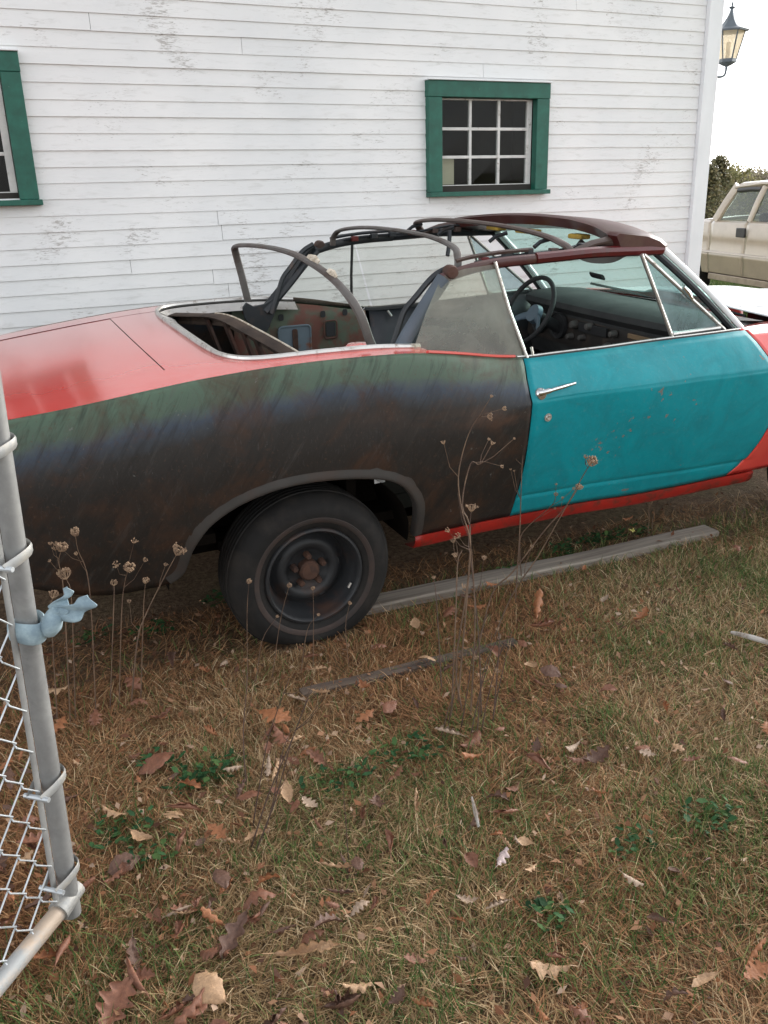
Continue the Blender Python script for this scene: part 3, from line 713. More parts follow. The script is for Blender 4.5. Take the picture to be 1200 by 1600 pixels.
# bright moulding round the top well
wl = [(x, y, zdeck(x, y) + .006) for x, y in WELL]; wl2 = [(x, CW - y, zdeck(x, y) + .006) for x, y in reversed(WELL[:-1])]
mo = MB().tube(spline(wl + wl2, 4), .0125, 8, flat=(1.0, .8), roll=(0, 0, 1)).build('top_well_moulding', M['bright'], car)
WI = [(x + (.015 if y > .3 else 0), y + .03 * (y < .3), zdeck(x, y) - .004) for x, y in WELL]
ri = spline(WI + [(x, CW - y, z) for x, y, z in reversed(WI[:-1])], 3)
mm = MB(); mm.grid([[tuple(p), (p.x + .07 * (1 if .35 < p.y < 1.55 else .0), p.y + (.05 if p.y < .35 else (-.05 if p.y > 1.55 else 0)), p.z - .035)] for p in ri]); mm.build('top_well_flange', M['bright'], car)
# top well interior
mm = MB(); mm.grid([[(.775, y, 1.07), (.80, y, .95), (.86, y, .72), (1.25, y, .62)] for y in np.linspace(.20, 1.70, 10)]); mm.build('top_well_pan', M['under'], car, solid=.003)
bm_ = [at(262, 493, 1, 1.62), at(300, 494, 1, 1.40), at(345, 497, 1, 1.15), at(392, 520, 1, .85), at(450, 553, 1, .55), at(470, 568, 1, .45)]
ax_ = lambda p: (p[0], p[1] + .035 * p[2], p[2] - .035 * p[1])
bb = spline([ax_(p) for p in bm_], 5)
mm = MB(); mm.grid([[(p.x - .03, p.y, p.z), (p.x + .03, p.y, p.z + .010), (p.x + .035, p.y, p.z - .03), (p.x + .02, p.y + .01, p.z - .045)] for p in bb]); br = mm.build('rear_brace', M['wellbrown'], car, angle=30, solid=.004)
MB().tube([(p.x + .032, p.y, p.z + .011) for p in bb[8:]], .005, 6).build('torn_edge', M['glue'], br)
for j, t in enumerate((.30, .42, .52, .62, .72)):
    p = bb[int(t * (len(bb) - 1))]
    MB().prism([(p.x + .01, p.y - .035, p.z - .02), (p.x + .01, p.y + .035, p.z - .02), (p.x + .10, p.y + .02, p.z - .30), (p.x + .10, p.y - .02, p.z - .30)], (.012, 0, .004), 0).build('brace_strap', M['rustpanel'], br, smooth=False)
# floor, bulkheads, inner sides
mm = MB(); mm.box((.70, .27, .36), (3.45, 1.63, .40)); mm.build('floor_pan', M['under'], car, smooth=False)
mm = MB(); mm.box((-.10, .22, .42), (.68, 1.68, .46)); mm.build('trunk_floor', M['under'], car, smooth=False)
mm = MB(); mm.box((3.40, .25, .401), (3.44, 1.65, 1.0)); mm.build('firewall', M['under'], car, smooth=False)
mm = MB(); mm.box((1.22, .2, .401), (1.26, 1.70, .80)); mm.build('seat_bulkhead', M['under'], car, smooth=False)
mm = MB(); mm.grid([[(x, CW - .215, zs(x) - .01 - .02 * (x < 1.4)), (x, CW - .225, .98), (x, CW - .235, .80), (x, CW - .22, .45)] for x in np.linspace(1.20, 1.96, 14)])
iq = mm.build('inner_quarter_panel', M['innergreen'], car, solid=.004); iq['label'] = 'rusty green inner side panel with stamped recess'
# stamped recess, holes and latch on the inner panel
def rrect(xc, zc, w_, h_, y, r=.02):
    pts = []
    for (sx, sz, a0) in ((1, 1, 0), (-1, 1, 90), (-1, -1, 180), (1, -1, 270)):
        for a in range(0, 91, 30):
            pts.append((xc + sx * (w_/2 - r) + r * math.cos(R_(a0 + a)), y, zc + sz * (h_/2 - r) + r * math.sin(R_(a0 + a))))
    return pts
MB().prism(rrect(1.53, .885, .17, .15, CW - .245), (0, .006, 0), 0).build('stamped_recess', M['innerblue'], iq, smooth=False)
rl = rrect(1.53, .885, .18, .16, CW - .246); MB().tube(rl + rl[:1], .006, 6).build('recess_rim', M['innerblue'], iq)
MB().prism(rrect(1.53, .885, .03, .13, CW - .252, .01), (0, .004, 0), 0).build('rust_streak', M['hub'], iq, smooth=False)
MB().prism(rrect(1.74, .93, .055, .075, CW - .243, .01), (0, .005, 0), 0).build('access_hole', M['black'], iq, smooth=False)
MB().tube(rrect(1.74, .93, .075, .095, CW - .243, .015) + rrect(1.74, .93, .075, .095, CW - .243, .015)[:1], .005, 6).build('hole_rim', M['rustpanel'], iq)
for hx in (1.46, 1.70, 1.83): MB().prism(rrect(hx, 1.015, .028, .035, CW - .238, .01), (0, .004, 0), 0).build('screw_hole', M['black'], iq, smooth=False)
mm = MB(); mm.grid([[(x, .215, zs(x) - .02), (x, .225, .90), (x, .22, .78 if x < 1.5 else .45)] for x in np.linspace(1.20, 1.96, 10)]); mm.build('inner_quarter_panel', M['rustpanel'], car, solid=.004)
MB().lathe([(.001, .12), (.05, .115), (.075, .09), (.085, .05), (.085, 0)], (1.36, .36, .985), 'z', 20).build('spring_cap', M['red'], car)

# windshield frame, glass, cowl
TOPF = [(2.770, .27, 1.415), (2.83, .45, 1.447), (2.872, .70, 1.462), (2.885, .95, 1.467)]
BASF = [(3.205, .165, 1.040), (3.34, .35, 1.052), (3.41, .62, 1.056), (3.44, .95, 1.058)]
def full(L): return L + [(x, CW - y, z) for x, y, z in reversed(L[:-1])]
tp, bs = spline(full(TOPF), 4), spline(full(BASF), 4)
ws = MB(); ws.grid([[tuple(b.lerp(t, s) + Vector((.03 * math.sin(math.pi * s), 0, .012 * math.sin(math.pi * s)))) for s in np.linspace(0, 1, 8)] for b, t in zip(bs, tp)])
ws.build('windshield', M['wsglass'], car)
for far in (False, True):
    a, b = Vector(BASF[0]), Vector(TOPF[0])
    pil = [side(tuple(a.lerp(b, s) + Vector((.010 * math.sin(math.pi * s), -.004, .005 * math.sin(math.pi * s)))), far) for s in np.linspace(-.01, 1, 12)]
    MB().tube(pil, .0115, 10, flat=(.9, 1.15), roll=(0, 1, 0)).build('windshield_pillar', M['hood'], car)
    pil2 = [(p[0] - .030, p[1] + (.012 if not far else -.012), p[2] - .014) for p in pil]
    MB().tube(pil2, .016, 8).build('pillar_seal', M['blackframe'], car)
    # vent window
    A_, B_, C_ = (2.615, .205, 1.395), (2.797, .165, 1.033), (3.105, .165, 1.041)
    vw = MB().tube([side(A_, far), side(B_, far)], .0115, 8, flat=(1, .8)).build('vent_window', M['bright'], car)
    MB().tube([side((A_[0] + .012, A_[1], A_[2] - .002), far), side((2.862, .185, 1.220), far), side(C_, far)], .009, 8).build('frame', M['bright'], vw)
    MB().tube([side((B_[0], B_[1], B_[2] + .012), far), side((C_[0] - .03, C_[1], C_[2] + .010), far)], .010, 8).build('frame', M['bright'], vw)
    MB().tube([side((2.826, .160, 1.250), far), side((2.849, .152, 1.226), far), side((2.882, .158, 1.194), far)], [.010, .014, .008], 8).build('pivot', M['chrome'], vw)
    MB().add([side(A_, far), side((B_[0], B_[1], B_[2]), far), side((C_[0] - .01, C_[1], C_[2]), far), side((2.862, .185, 1.220), far)], [(0, 1, 2, 3)]).build('glass', M['ventglass'], vw, smooth=False)
    # quarter window
    q0, q1, q2, q3 = (1.50, .165, 1.092), (1.655, .225, 1.358), (1.895, .225, 1.392), (2.020, .160, 1.015)
    qp = [q0, (1.57, .195, 1.225), q1, (1.76, .226, 1.382), q2, q3, (1.76, .155, 1.05)]
    qw = MB().add([side(p, far) for p in qp], [tuple(range(len(qp)))]).build('quarter_window', M['qglass'] if not far else M['farglass'], car, smooth=False)
    MB().tube([side((1.893, .220, 1.402), far), side((1.955 if not far else 1.89, .198, 1.21), far), side((2.023 if not far else 1.905, .155, 1.018), far)], .0105, 8, flat=(1.0, .7)).build('edge_channel', M['bright'] if not far else M['black'], qw)
    if far:
        dg = [(2.03, .165, 1.02), (1.905, .22, 1.395), (2.60, .21, 1.40), (2.80, .165, 1.04)]
        MB().add([side(p, far) for p in dg], [(0, 1, 2, 3)]).build('door_glass', M['farglass'], car, smooth=False)
mm = MB(); cw_ = []
for b in bs:
    e = min(b.y, CW - b.y); xf = 3.56 + .06 * sm(.2, .9, e)
    cw_.append([(b.x - .03, b.y, b.z - .005), (b.x + .02, b.y, b.z - .012), (b.x + .06, b.y, b.z - .035), (xf + .05, b.y, .985)])
mm.grid(cw_); mm.build('cowl', M['black'], car)
for y0, y1 in ((.42, .95), (1.05, 1.60)):
    MB().tube([(3.50, y0, 1.035), (3.47, (y0 + y1) / 2, 1.062), (3.44, y1, 1.075)], .008, 6).build('wiper', M['black'], car)
# hood with raised rear lip, stripes
def zh(x, y):
    t = abs(y - .95) / .70; return 1.045 - .055 * sm(3.5, 4.85, x) - .010 * t ** 2 + .022 * (1 - sm(.30, .42, t)) - .045 * max(0, (x - 4.5) / .4) ** 2 + .018 * (1 - sm(3.50, 3.72, x))
def xh0(y): return 3.50 + .07 * sm(.3, .95, min(y, CW - y))
def hoodstrip(ya, yb, dz, n=8):
    return [[(xh0(y) + (4.84 - xh0(y)) * i / 30, y, zh(xh0(y) + (4.84 - xh0(y)) * i / 30, y) + dz) for i in range(31)] for y in np.linspace(ya, yb, n)]
mm = MB(); mm.grid(hoodstrip(.275, 1.625, 0, 46)); hood = mm.build('hood', M['hood'], car, angle=60, solid=.004)
for ya, yb in ((.60, .84), (1.06, 1.30)):
    mm = MB(); mm.grid(hoodstrip(ya, yb, .0045)); mm.build('stripe', M['stripe'], hood)
for far in (False, True):
    S = []
    for x in np.linspace(3.16, 4.86, 50):
        ya = ybody(x, zs(x) - .004); yb = .270 if x > 3.5 else itp(x, [(3.16, ya + .02), (3.27, .19), (3.5, .268)])
        S.append([side((x, ya + (yb - ya) * t, zs(x) - .0035 + .006 * math.sin(math.pi * t * .6)), far) for t in (0, .12, .3, .6, 1)])
    mm = MB(); mm.grid(S); mm.build('fender_top', M['red'], car, angle=60, solid=.003)
# nose and tail
mm = MB(); mm.grid([[(4.86 + .05 * math.sin(math.pi * (y - .1) / 1.7), y, z) for z in (.55, .92)] for y in np.linspace(.22, 1.68, 14)]); mm.build('grille', M['darkplastic'], car, solid=.004)
for y in (.36, .56, 1.34, 1.54): MB().lathe([(.001, .012), (.06, .010), (.078, 0), (.085, -.02)], (4.905, y, .78), 'x', 20).build('headlight', M['headlens'], car)
MB().tube(spline([(4.70, .10, .50), (4.88, .20, .50), (4.96, .95, .50), (4.88, 1.70, .50), (4.70, 1.80, .50)], 6), .07, 10, flat=(.45, 1.1), roll=(1, 0, 0)).build('front_bumper', M['chrome'], car)
mm = MB(); mm.grid([[(-.155 - .02 * math.sin(math.pi * (y - .1) / 1.7), y, z) for z in (.50, .75, .985)] for y in np.linspace(.22, 1.68, 14)]); mm.build('tail_panel', M['red'], car, solid=.004)
for y in (.40, 1.50): MB().prism(rrect(0, .68, .30, .10, 0), (0, .001, 0), 0) ; MB().box((-.19, y - .16, .64), (-.165, y + .16, .74)).build('tail_lamp', M['lens'], car, smooth=False, bevel=.008)
MB().tube(spline([(.02, .14, .52), (-.16, .22, .52), (-.22, .95, .52), (-.16, 1.68, .52), (.02, 1.76, .52)], 6), .065, 10, flat=(.45, 1.1), roll=(1, 0, 0)).build('rear_bumper', M['chrome'], car)
MB().tube([(.2, .95, .34), (1.0, .95, .30), (1.02, .95, .28)], .05, 8).build('exhaust_stub', M['under'], car)
MB().box((-.02, .42, .27), (.50, 1.50, .41)).build('fuel_tank', M['under'], car, smooth=False, bevel=.04)
MB().tube([(1.02, .35, .27), (1.02, 1.55, .27)], .05, 10).build('rear_axle', M['under'], car)
MB().tube([(.55, .45, .33), (1.0, .45, .40), (1.9, .45, .33), (3.6, .45, .33)], .05, 6).build('frame_rail', M['under'], car)
MB().tube([(.55, 1.45, .33), (1.0, 1.45, .40), (1.9, 1.45, .33), (3.6, 1.45, .33)], .05, 6).build('frame_rail', M['under'], car)

# dashboard, steering wheel, visor, mirror
da = []
for y in np.linspace(.23, 1.67, 30):
    cx = 3.02 - .03 * math.sin(math.pi * (y - .2) / 1.5)
    da.append([(3.42, y, 1.045), (cx + .22, y, 1.062), (cx + .04, y, 1.052), (cx, y, 1.030), (cx - .005, y, 1.0), (cx + .035, y, .965), (cx + .02, y, .80), (cx + .06, y, .70), (cx + .30, y, .66)])
mm = MB(); mm.grid(da); dash = mm.build('dashboard', M['dash'], car, angle=40)
def dx(y): return 3.02 - .03 * math.sin(math.pi * (y - .2) / 1.5)
mm = MB(); mm.grid([[(dx(y) + .024, y, .955), (dx(y) + .008, y, .82), (dx(y) + .012, y, .80)] for y in np.linspace(.25, 1.65, 16)]); mm.build('fascia', M['dashface'], dash)
MB().box((dx(.5) - .006, .24, .925), (dx(.5) + .006, .70, .950)).build('bright_strip', M['woodtrim'], dash, smooth=False, bevel=.003)
MB().box((dx(.5) - .002, .25, .82), (dx(.5) + .012, .69, .918)).build('glove_box_door', M['glovebox'], dash, smooth=False, bevel=.005)
for y, z, r in ((.80, .93, .018), (.84, .86, .018), (1.0, .94, .02), (1.06, .87, .016), (1.14, .93, .022), (1.17, .86, .016)):
    MB().lathe([(.001, -.03), (r * .8, -.028), (r, -.012), (r * 1.1, .01)], (dx(y), y, z), 'x', 14).build('knob', M['knob'], dash)
MB().box((dx(.9) - .004, .86, .90), (dx(.9) + .01, 1.10, .95)).build('radio', M['black'], dash, smooth=False, bevel=.003)
for y in (1.30, 1.50): MB().lathe([(.001, -.004), (.065, -.004), (.072, -.012), (.075, .01)], (dx(y), y, .90), 'x', 24).build('gauge', M['black'], dash)
MB().box((dx(.9) - .02, .78, .70), (dx(.9) + .02, .83, .82)).build('heater_trim', M['bright'], dash, smooth=False, bevel=.004)
sw = bpy.data.objects.new('steering_wheel', None); col.objects.link(sw); sw.parent = car
SWC = Vector((2.79, 1.30, 1.0)); tl = R_(28); axd = Vector((-math.cos(tl), 0, math.sin(tl))); ux = Vector((0, 1, 0)); uy = axd.cross(ux)
def swp(r, a, h=0): return SWC + ux * (r * math.cos(a)) + uy * (r * math.sin(a)) + axd * h
mm = MB(); mm.tube([swp(.195, 2 * math.pi * i / 48) for i in range(49)], .0135, 10, cap=False); mm.build('rim', M['black'], sw)
mm = MB(); mm.tube([swp(.19, 2.6), swp(.09, 2.75, -.03), swp(.0, 0, -.045), swp(.09, .39, -.03), swp(.19, .54)], [.014, .02, .028, .02, .014], 8, flat=(1, .4), roll=tuple(uy)); mm.build('spoke', M['wheelblue'], sw)
mm = MB(); mm.tube([swp(0, 0, -.03), swp(0, 0, -.06)], [.05, .055], 16); mm.build('hub', M['wheelblue'], sw)
mm = MB(); mm.tube([swp(0, 0, -.05), swp(0, 0, -.42)], [.03, .035], 12); mm.build('column', M['black'], sw)
vv = spline([(2.745, .36, 1.395), (2.725, .45, 1.37), (2.71, .60, 1.365), (2.715, .72, 1.372), (2.73, .78, 1.39)], 4)
mm = MB(); mm.grid([[(p.x, p.y, p.z + .03), (p.x - .03, p.y, p.z), (p.x - .05, p.y, p.z - .035 * math.sin(math.pi * i / (len(vv) - 1)) - .002), (p.x - .02, p.y, p.z - .005)] for i, p in enumerate(vv)]); mm.build('sun_visor', M['visor'], car, solid=.010)
mi = MB().tube([(3.02, .96, 1.20), (3.02, 1.06, 1.205)], .022, 8, flat=(.4, 1.0)).build('rear_view_mirror', M['black'], car)

# ---- convertible top frame
tf = bpy.data.objects.new('roof_frame', None); col.objects.link(tf); tf.parent = car
tf['label'] = 'stripped convertible roof frame of maroon header, black rails and grey bows'
def hdr_top(y):
    t = (y - .95) / .70
    return 1.452 - .045 * abs(t) ** 2.4 + .038
hd = []
for y in np.linspace(.235, 1.665, 44):
    t = abs(y - .95) / .715
    xf = itp(y if y < .95 else CW - y, [(.235, 2.755), (.27, 2.795), (.45, 2.85), (.70, 2.892), (.95, 2.905)])
    zt = hdr_top(y); dpt = .30 - .02 * (1 - t)
    dpt = dpt * (1 if t < .97 else .8)
    hd.append([(xf + .012, y, zt - .045), (xf + .014, y, zt - .022), (xf - .02, y, zt), (xf - .09, y, zt + .022), (xf - dpt, y, zt + .040), (xf - dpt - .016, y, zt + .030), (xf - dpt + .01, y, zt - .014), (xf - .06, y, zt - .044)])
mm = MB(); mm.grid(hd, closed_v=True); n_ = len(mm.v); mm.f.append(tuple(range(8))); mm.f.append(tuple(range(n_ - 1, n_ - 9, -1)))
mm.build('header', M['maroon'], tf, angle=40)
for yp, L in ((.62, .10), (1.02, .16), (1.35, .12)):
    MB().box((2.60, yp, 1.430), (2.66, yp + L, 1.452)).build('foam_pad', M['yellow'], tf, smooth=False, bevel=.006)
for far in (False, True):
    ml_ = M['maroonred'] if not far else M['blackframe']
    r1 = spline([(2.765, .25, 1.405), (2.60, .245, 1.408), (2.40, .24, 1.412), (2.22, .24, 1.406), (2.10, .24, 1.402)], 4)
    MB().tube([side(tuple(p), far) for p in r1], .024, 8, flat=(.95, .75), roll=(0, 0, 1)).build('front_side_rail', ml_, tf)
    MB().tube([side((2.70, .262, 1.437), far), side((2.55, .27, 1.446), far), side((2.42, .28, 1.443), far)], [.012, .018, .010], 8).build('latch_link', M['brownbow'], tf)
    r2 = spline([(2.12, .245, 1.400), (1.95, .245, 1.395), (1.80, .242, 1.380), (1.66, .238, 1.348)], 4)
    MB().tube([side(tuple(p), far) for p in r2], .021, 8, flat=(1.0, .75), roll=(0, 0, 1)).build('middle_side_rail', M['maroon'] if not far else M['blackframe'], tf)
    MB().tube([side(tuple(p + Vector((-.02, .03, .035))), far) for p in r2[:-3]], .009, 6).build('control_link', M['brownbow'] if not far else M['blackframe'], tf)
    r3 = [(1.672, .238, 1.350), (1.60, .232, 1.262), (1.50, .222, 1.135), (1.46, .215, 1.07)] if not far else [(1.672, .238, 1.350), (1.57, .25, 1.262), (1.46, .26, 1.155), (1.36, .27, 1.06)]
    MB().tube([side(tuple(p), far) for p in spline(r3, 4)], .030, 10, flat=(1.0, .7), roll=(1, 0, .8)).build('rear_side_rail', M['blueframe'] if not far else M['blackframe'], tf)
    r4 = [(1.715, .258, 1.375), (1.66, .258, 1.335), (1.575, .258, 1.225), (1.49, .255, 1.10), (1.46, .25, 1.04)]
    if far: r4 = [(x - .06, y, z) for x, y, z in r4]
    MB().tube([side(tuple(p), far) for p in spline(r4, 4)], .014, 8).build('balance_link', M['blackframe'], tf)
    r5 = [(1.715, .275, 1.385), (1.65, .285, 1.352), (1.575, .295, 1.275), (1.53, .30, 1.225), (1.50, .30, 1.15), (1.46, .30, 1.05)]
    if far: r5 = [(x - .07, y, z) for x, y, z in r5]
    MB().tube([side(tuple(p), far) for p in spline(r5, 4)], .013, 8).build('lift_link', M['blackframe'], tf)
    MB().lathe([(.001, -.022), (.022, -.02), (.028, -.006), (.028, .02)], side((1.70, .232, 1.372), far), 'y', 14).build('hinge', M['rustpanel'], tf)
    pv = [(1.248, .27, 1.03), (1.240, .27, 1.09), (1.262, .27, 1.115), (1.30, .27, 1.092), (1.36, .27, 1.10), (1.43, .27, 1.135), (1.445, .27, 1.11), (1.40, .27, 1.02), (1.365, .27, .955), (1.32, .27, .955)]
    if not far: pv = [(x, y, z - .085) for x, y, z in pv]
    MB().prism([side(p, far) for p in pv], (0, .014 if not far else -.014, 0), 1).build('pivot_bracket', M['blackframe'], tf, smooth=False, bevel=.004)
    for bx_, bz_ in ((1.270, 1.06), (1.365, .99)) if far else (): MB().lathe([(.001, -.02), (.02, -.018), (.024, 0), (.024, .02)], side((bx_, .262, bz_), far), 'y', 12).build('pivot_bolt', M['rustpanel'], tf)
def bow(name, half, mat, r, n=5, far_half=None, flat=(1, .55)):
    pts = list(half) + ([(x, CW - y, z) for x, y, z in reversed(half[:-1])] if far_half is None else far_half)
    return MB().tube(spline(pts, n), r, 8, flat=flat, roll=(1, 0, .05)).build(name, M[mat], tf)
bow('second_bow', [(2.29, .265, 1.422), (2.26, .285, 1.450), (2.215, .36, 1.480), (2.20, .60, 1.502), (2.20, .95, 1.509)], 'brownbow', .019)
bow('third_bow', [(1.755, .275, 1.375), (1.76, .285, 1.42), (1.775, .35, 1.455), (1.795, .60, 1.480), (1.80, .95, 1.487)], 'greybow', .017, 5)
b4 = bow('rear_bow', [(1.40, .285, 1.06), (1.37, .285, 1.13), (1.335, .29, 1.23), (1.29, .33, 1.315), (1.255, .45, 1.378), (1.24, .70, 1.418), (1.235, .95, 1.428)], 'greybow', .019, 5,
    [(1.225, 1.20, 1.425), (1.215, 1.45, 1.412), (1.215, 1.58, 1.395), (1.225, 1.615, 1.36), (1.25, 1.625, 1.25), (1.275, 1.63, 1.12)])
for p, q in (((1.262, .43, 1.385), (1.275, .38, 1.360)), ((1.252, .62, 1.424), (1.258, .52, 1.408))):
    MB().tube([p, tuple((Vector(p) + Vector(q)) / 2 + Vector((0, 0, .004))), q], [.008, .012, .007], 6, flat=(1.4, .6)).build('glue_patch', M['glue'], b4)
rc = random.Random(3)
for far in (False, True):
    for xx in (1.86, 1.97, 2.08, 2.2, 2.34, 2.48, 2.60):
        zz = itp(xx, [(1.66, 1.35), (1.8, 1.382), (1.95, 1.396), (2.1, 1.402), (2.4, 1.412), (2.7, 1.408)])
        y0 = .262 + rc.uniform(0, .02); MB().box(side((xx, y0, zz + .004), False) if not far else (xx, CW - y0 - .03, zz + .004), (xx + rc.uniform(.02, .05), y0 + .03, zz + rc.uniform(.022, .04)) if not far else (xx + .035, CW - y0, zz + .03)).build('rail_clip', M[rc.choice(['brownbow', 'blackframe', 'maroonred'])], tf, smooth=False, bevel=.003)
    sg = [(2.58, .285, 1.440), (2.47, .30, 1.452), (2.36, .295, 1.440), (2.25, .285, 1.425), (2.10, .28, 1.418), (1.95, .275, 1.412), (1.83, .27, 1.398)]
    MB().tube([side(tuple(p), far) for p in spline(sg, 4)], .0065, 6).build('tension_cable', M['blackframe'], tf)
    MB().tube([side(p, far) for p in ((2.30, .262, 1.420), (2.40, .268, 1.447), (2.52, .272, 1.462), (2.62, .28, 1.462))], [.012, .016, .016, .010], 8, flat=(1, .6)).build('header_link', M['brownbow'], tf)
for y in (.34, .70, 1.2, 1.55): MB().tube([(2.25, y, 1.47), (2.20, y + .02, 1.455), (2.17, y + .02, 1.435)], .010, 6).build('bow_bracket', M['blackframe'], tf)
MB().tube([(2.42, 1.55, 1.44), (2.40, 1.52, 1.36), (2.38, 1.5, 1.30)], .012, 6).build('hanging_strut', M['blackframe'], tf)

# ---- wheels
def wheel(cx, cz, far, flatz):
    wr = bpy.data.objects.new('wheel', None); col.objects.link(wr); wr.parent = car
    def fl(m):
        out = []
        for (x, y, z) in m.v:
            if z < flatz + .05:
                t = (flatz + .05 - z); z2 = flatz + .05 - .05 * (1 - math.exp(-t / .05))
                y = y + (-.25 if y < .17 else .25) * max(0, t - .01) * (1 if abs(y - .17) > .05 else 0)
                z = max(z2, flatz)
            out.append(side((x, y, z), far))
        m.v = out; return m
    RT = .335
    prof = [(.190, .085), (.196, .072), (.215, .058), (.232, .052), (.262, .045), (.285, .048), (.302, .060), (.318, .076), (.330, .092), (RT, .11), (RT + .002, .17), (RT, .23), (.330, .248), (.31, .27), (.27, .285), (.21, .28), (.19, .26)]
    m = MB().lathe(prof, (cx, 0, cz), 'y', 72); ty = fl(m).build('tyre', M['tyre'], wr, angle=60)
    m = MB().lathe([(.226, .0555), (.232, .0495), (.240, .0470), (.248, .0462), (.252, .0490)], (cx, 0, cz), 'y', 72); fl(m).build('sidewall_ring', M['ring'], ty, ) if False else fl(m).build('sidewall_ring', M['ring'], wr)
    for rr in (.340,):
        for j in range(5):
            m = MB().lathe([(RT + .001, .112 + j * .026), (RT + .006, .114 + j * .026), (RT + .006, .130 + j * .026), (RT + .001, .132 + j * .026)], (cx, 0, cz), 'y', 72); fl(m).build('tread_rib', M['tyre'], wr)
    m = MB().lathe([(.203, .066), (.200, .058), (.192, .056), (.186, .062), (.183, .078), (.176, .100), (.168, .118), (.166, .150), (.160, .165), (.148, .160), (.135, .140), (.118, .128), (.100, .130), (.088, .142), (.080, .150), (.040, .150)], (cx, 0, cz), 'y', 64)
    m.v = [side(p, far) for p in m.v]; m.build('rim', M['rim'], wr, angle=50)
    m = MB().lathe([(.044, .155), (.042, .120), (.034, .110), (.001, .108)], (cx, 0, cz), 'y', 24); m.v = [side(p, far) for p in m.v]; m.build('hub', M['hub'], wr)
    for j in range(5):
        a = 2 * math.pi * j / 5 + .35
        m = MB().lathe([(.015, .152), (.014, .118), (.010, .112), (.001, .112)], (cx + .062 * math.cos(a), 0, cz + .062 * math.sin(a)), 'y', 6); m.v = [side(p, far) for p in m.v]; m.build('lug_nut', M['hub'], wr)
    for j in range(10):
        a = 2 * math.pi * j / 10 + .1
        m = MB().prism([(cx + rr * math.cos(a + s), .133, cz + rr * math.sin(a + s)) for rr, s in ((.105, -.11), (.132, -.09), (.132, .09), (.105, .11))], (0, .01, 0), 0); m.v = [side(p, far) for p in m.v]
        if j % 2 == 0: m.build('slot', M['black'], wr, smooth=False)
    m = MB().tube([(cx + .172 * math.cos(-.55), .082, cz + .172 * math.sin(-.55)), (cx + .174 * math.cos(-.42), .082, cz + .174 * math.sin(-.42))], .006, 6); m.v = [side(p, far) for p in m.v]; m.build('balance_weight', M['bright'], wr)
wheel(1.02, .272, False, -.024); wheel(1.02, .272, True, -.02)
wheel(3.95, .30, False, -.024); wheel(3.95, .30, True, -.02)
MB().box((1.30, .10, .60), (1.345, .104, .63)).build('paper_scrap', M['trim'], car, smooth=False)

# ------------------------------------------------------------------ pickup truck beyond the barn corner (faces away, its side towards us)
TO = (11.2, 8.55)
trk = thing('pickup_truck', 'beige crew cab pickup truck parked on the grass beyond the barn corner', 'truck', (TO[0], TO[1], -.17))
trk.rotation_euler = (0, 0, R_(-17))
# truck coordinates: +y forward, near side at x=0, other side at x=1.95; y=0 at the front door's leading edge
T0 = Vector((TO[0], TO[1], -.17))
def TP(x, y, z): return (T0.x + x, T0.y + y, T0.z + z)
TW = 1.95
def tb(name, pts_yz, x0, x1, mat, parent=trk, bev=.02, smooth=False):
    m = MB().prism([TP(x0, y, z) for y, z in pts_yz], (x1 - x0, 0, 0), 0); return m.build(name, M[mat], parent, smooth=smooth, bevel=bev)
def body_sec(y, zb, zt, nose=0):
    prof = [(.10, zb), (.03, zb + .02), (.012, zb + .10), (.0, .66), (-.012, .70), (-.012, .74), (.008, .78), (.004, .95), (.012, zt - .06), (.05, zt)]
    return [TP(x, y, z) for x, z in prof]
for nm, ya, yb, mat in (('bed_side', -4.05, -2.085, 'truck'), ('rear_door', -2.08, -1.12, 'truck'), ('front_door', -1.113, 0.0, 'truck'), ('front_fender', .007, 1.35, 'truck')):
    P1 = []
    for y in np.linspace(ya, yb, 14):
        wc = -3.05 if nm == 'bed_side' else (.70 if nm == 'front_fender' else None)
        zb = .50
        if wc is not None and abs(y - wc) < .45: zb = .50 + math.sqrt(.45 ** 2 - (y - wc) ** 2) * .9
        zb = min(zb, .90)
        prof = [(.10, min(zb, .5)), (.03, max(zb, .52)), (.012, max(zb, .60)), (.0, max(zb, .74)), (-.014, max(zb, .78)), (-.014, max(zb, .81)), (.006, max(zb, .86)), (.002, 1.05), (.010, 1.28), (.05, 1.335)]
        if wc is not None: prof[0] = (.03, max(zb, .5))
        P1.append([TP(x, y, z) for x, z in prof])
    for far in (False, True):
        mm = MB(); mm.grid(P1 if not far else [[(2 * T0.x + TW - p[0], p[1], p[2]) for p in r] for r in P1])
        pr = mm.build(nm, M[mat], trk, angle=40, solid=.01)
        if nm in ('rear_door', 'front_door'):
            yy = ya + .10; xx = -.008 if not far else TW + .008
            s = 1 if not far else -1
            MB().box(TP(min(xx, xx - s * .03), yy - .13, 1.10), TP(max(xx, xx - s * .03), yy + .13, 1.24)).build('handle', M['darkplastic'], pr, smooth=False, bevel=.012)
# lower bright body line
MB().tube([TP(-.02, -4.0, .845), TP(-.022, -1.0, .845), TP(-.02, 1.3, .845)], .022, 8, flat=(1, .4)).build('body_side_moulding', M['truck'], trk)
MB().box(TP(.03, -2.0, .40), TP(.14, .0, .50)).build('rocker', M['trucklow'], trk, smooth=False, bevel=.01)
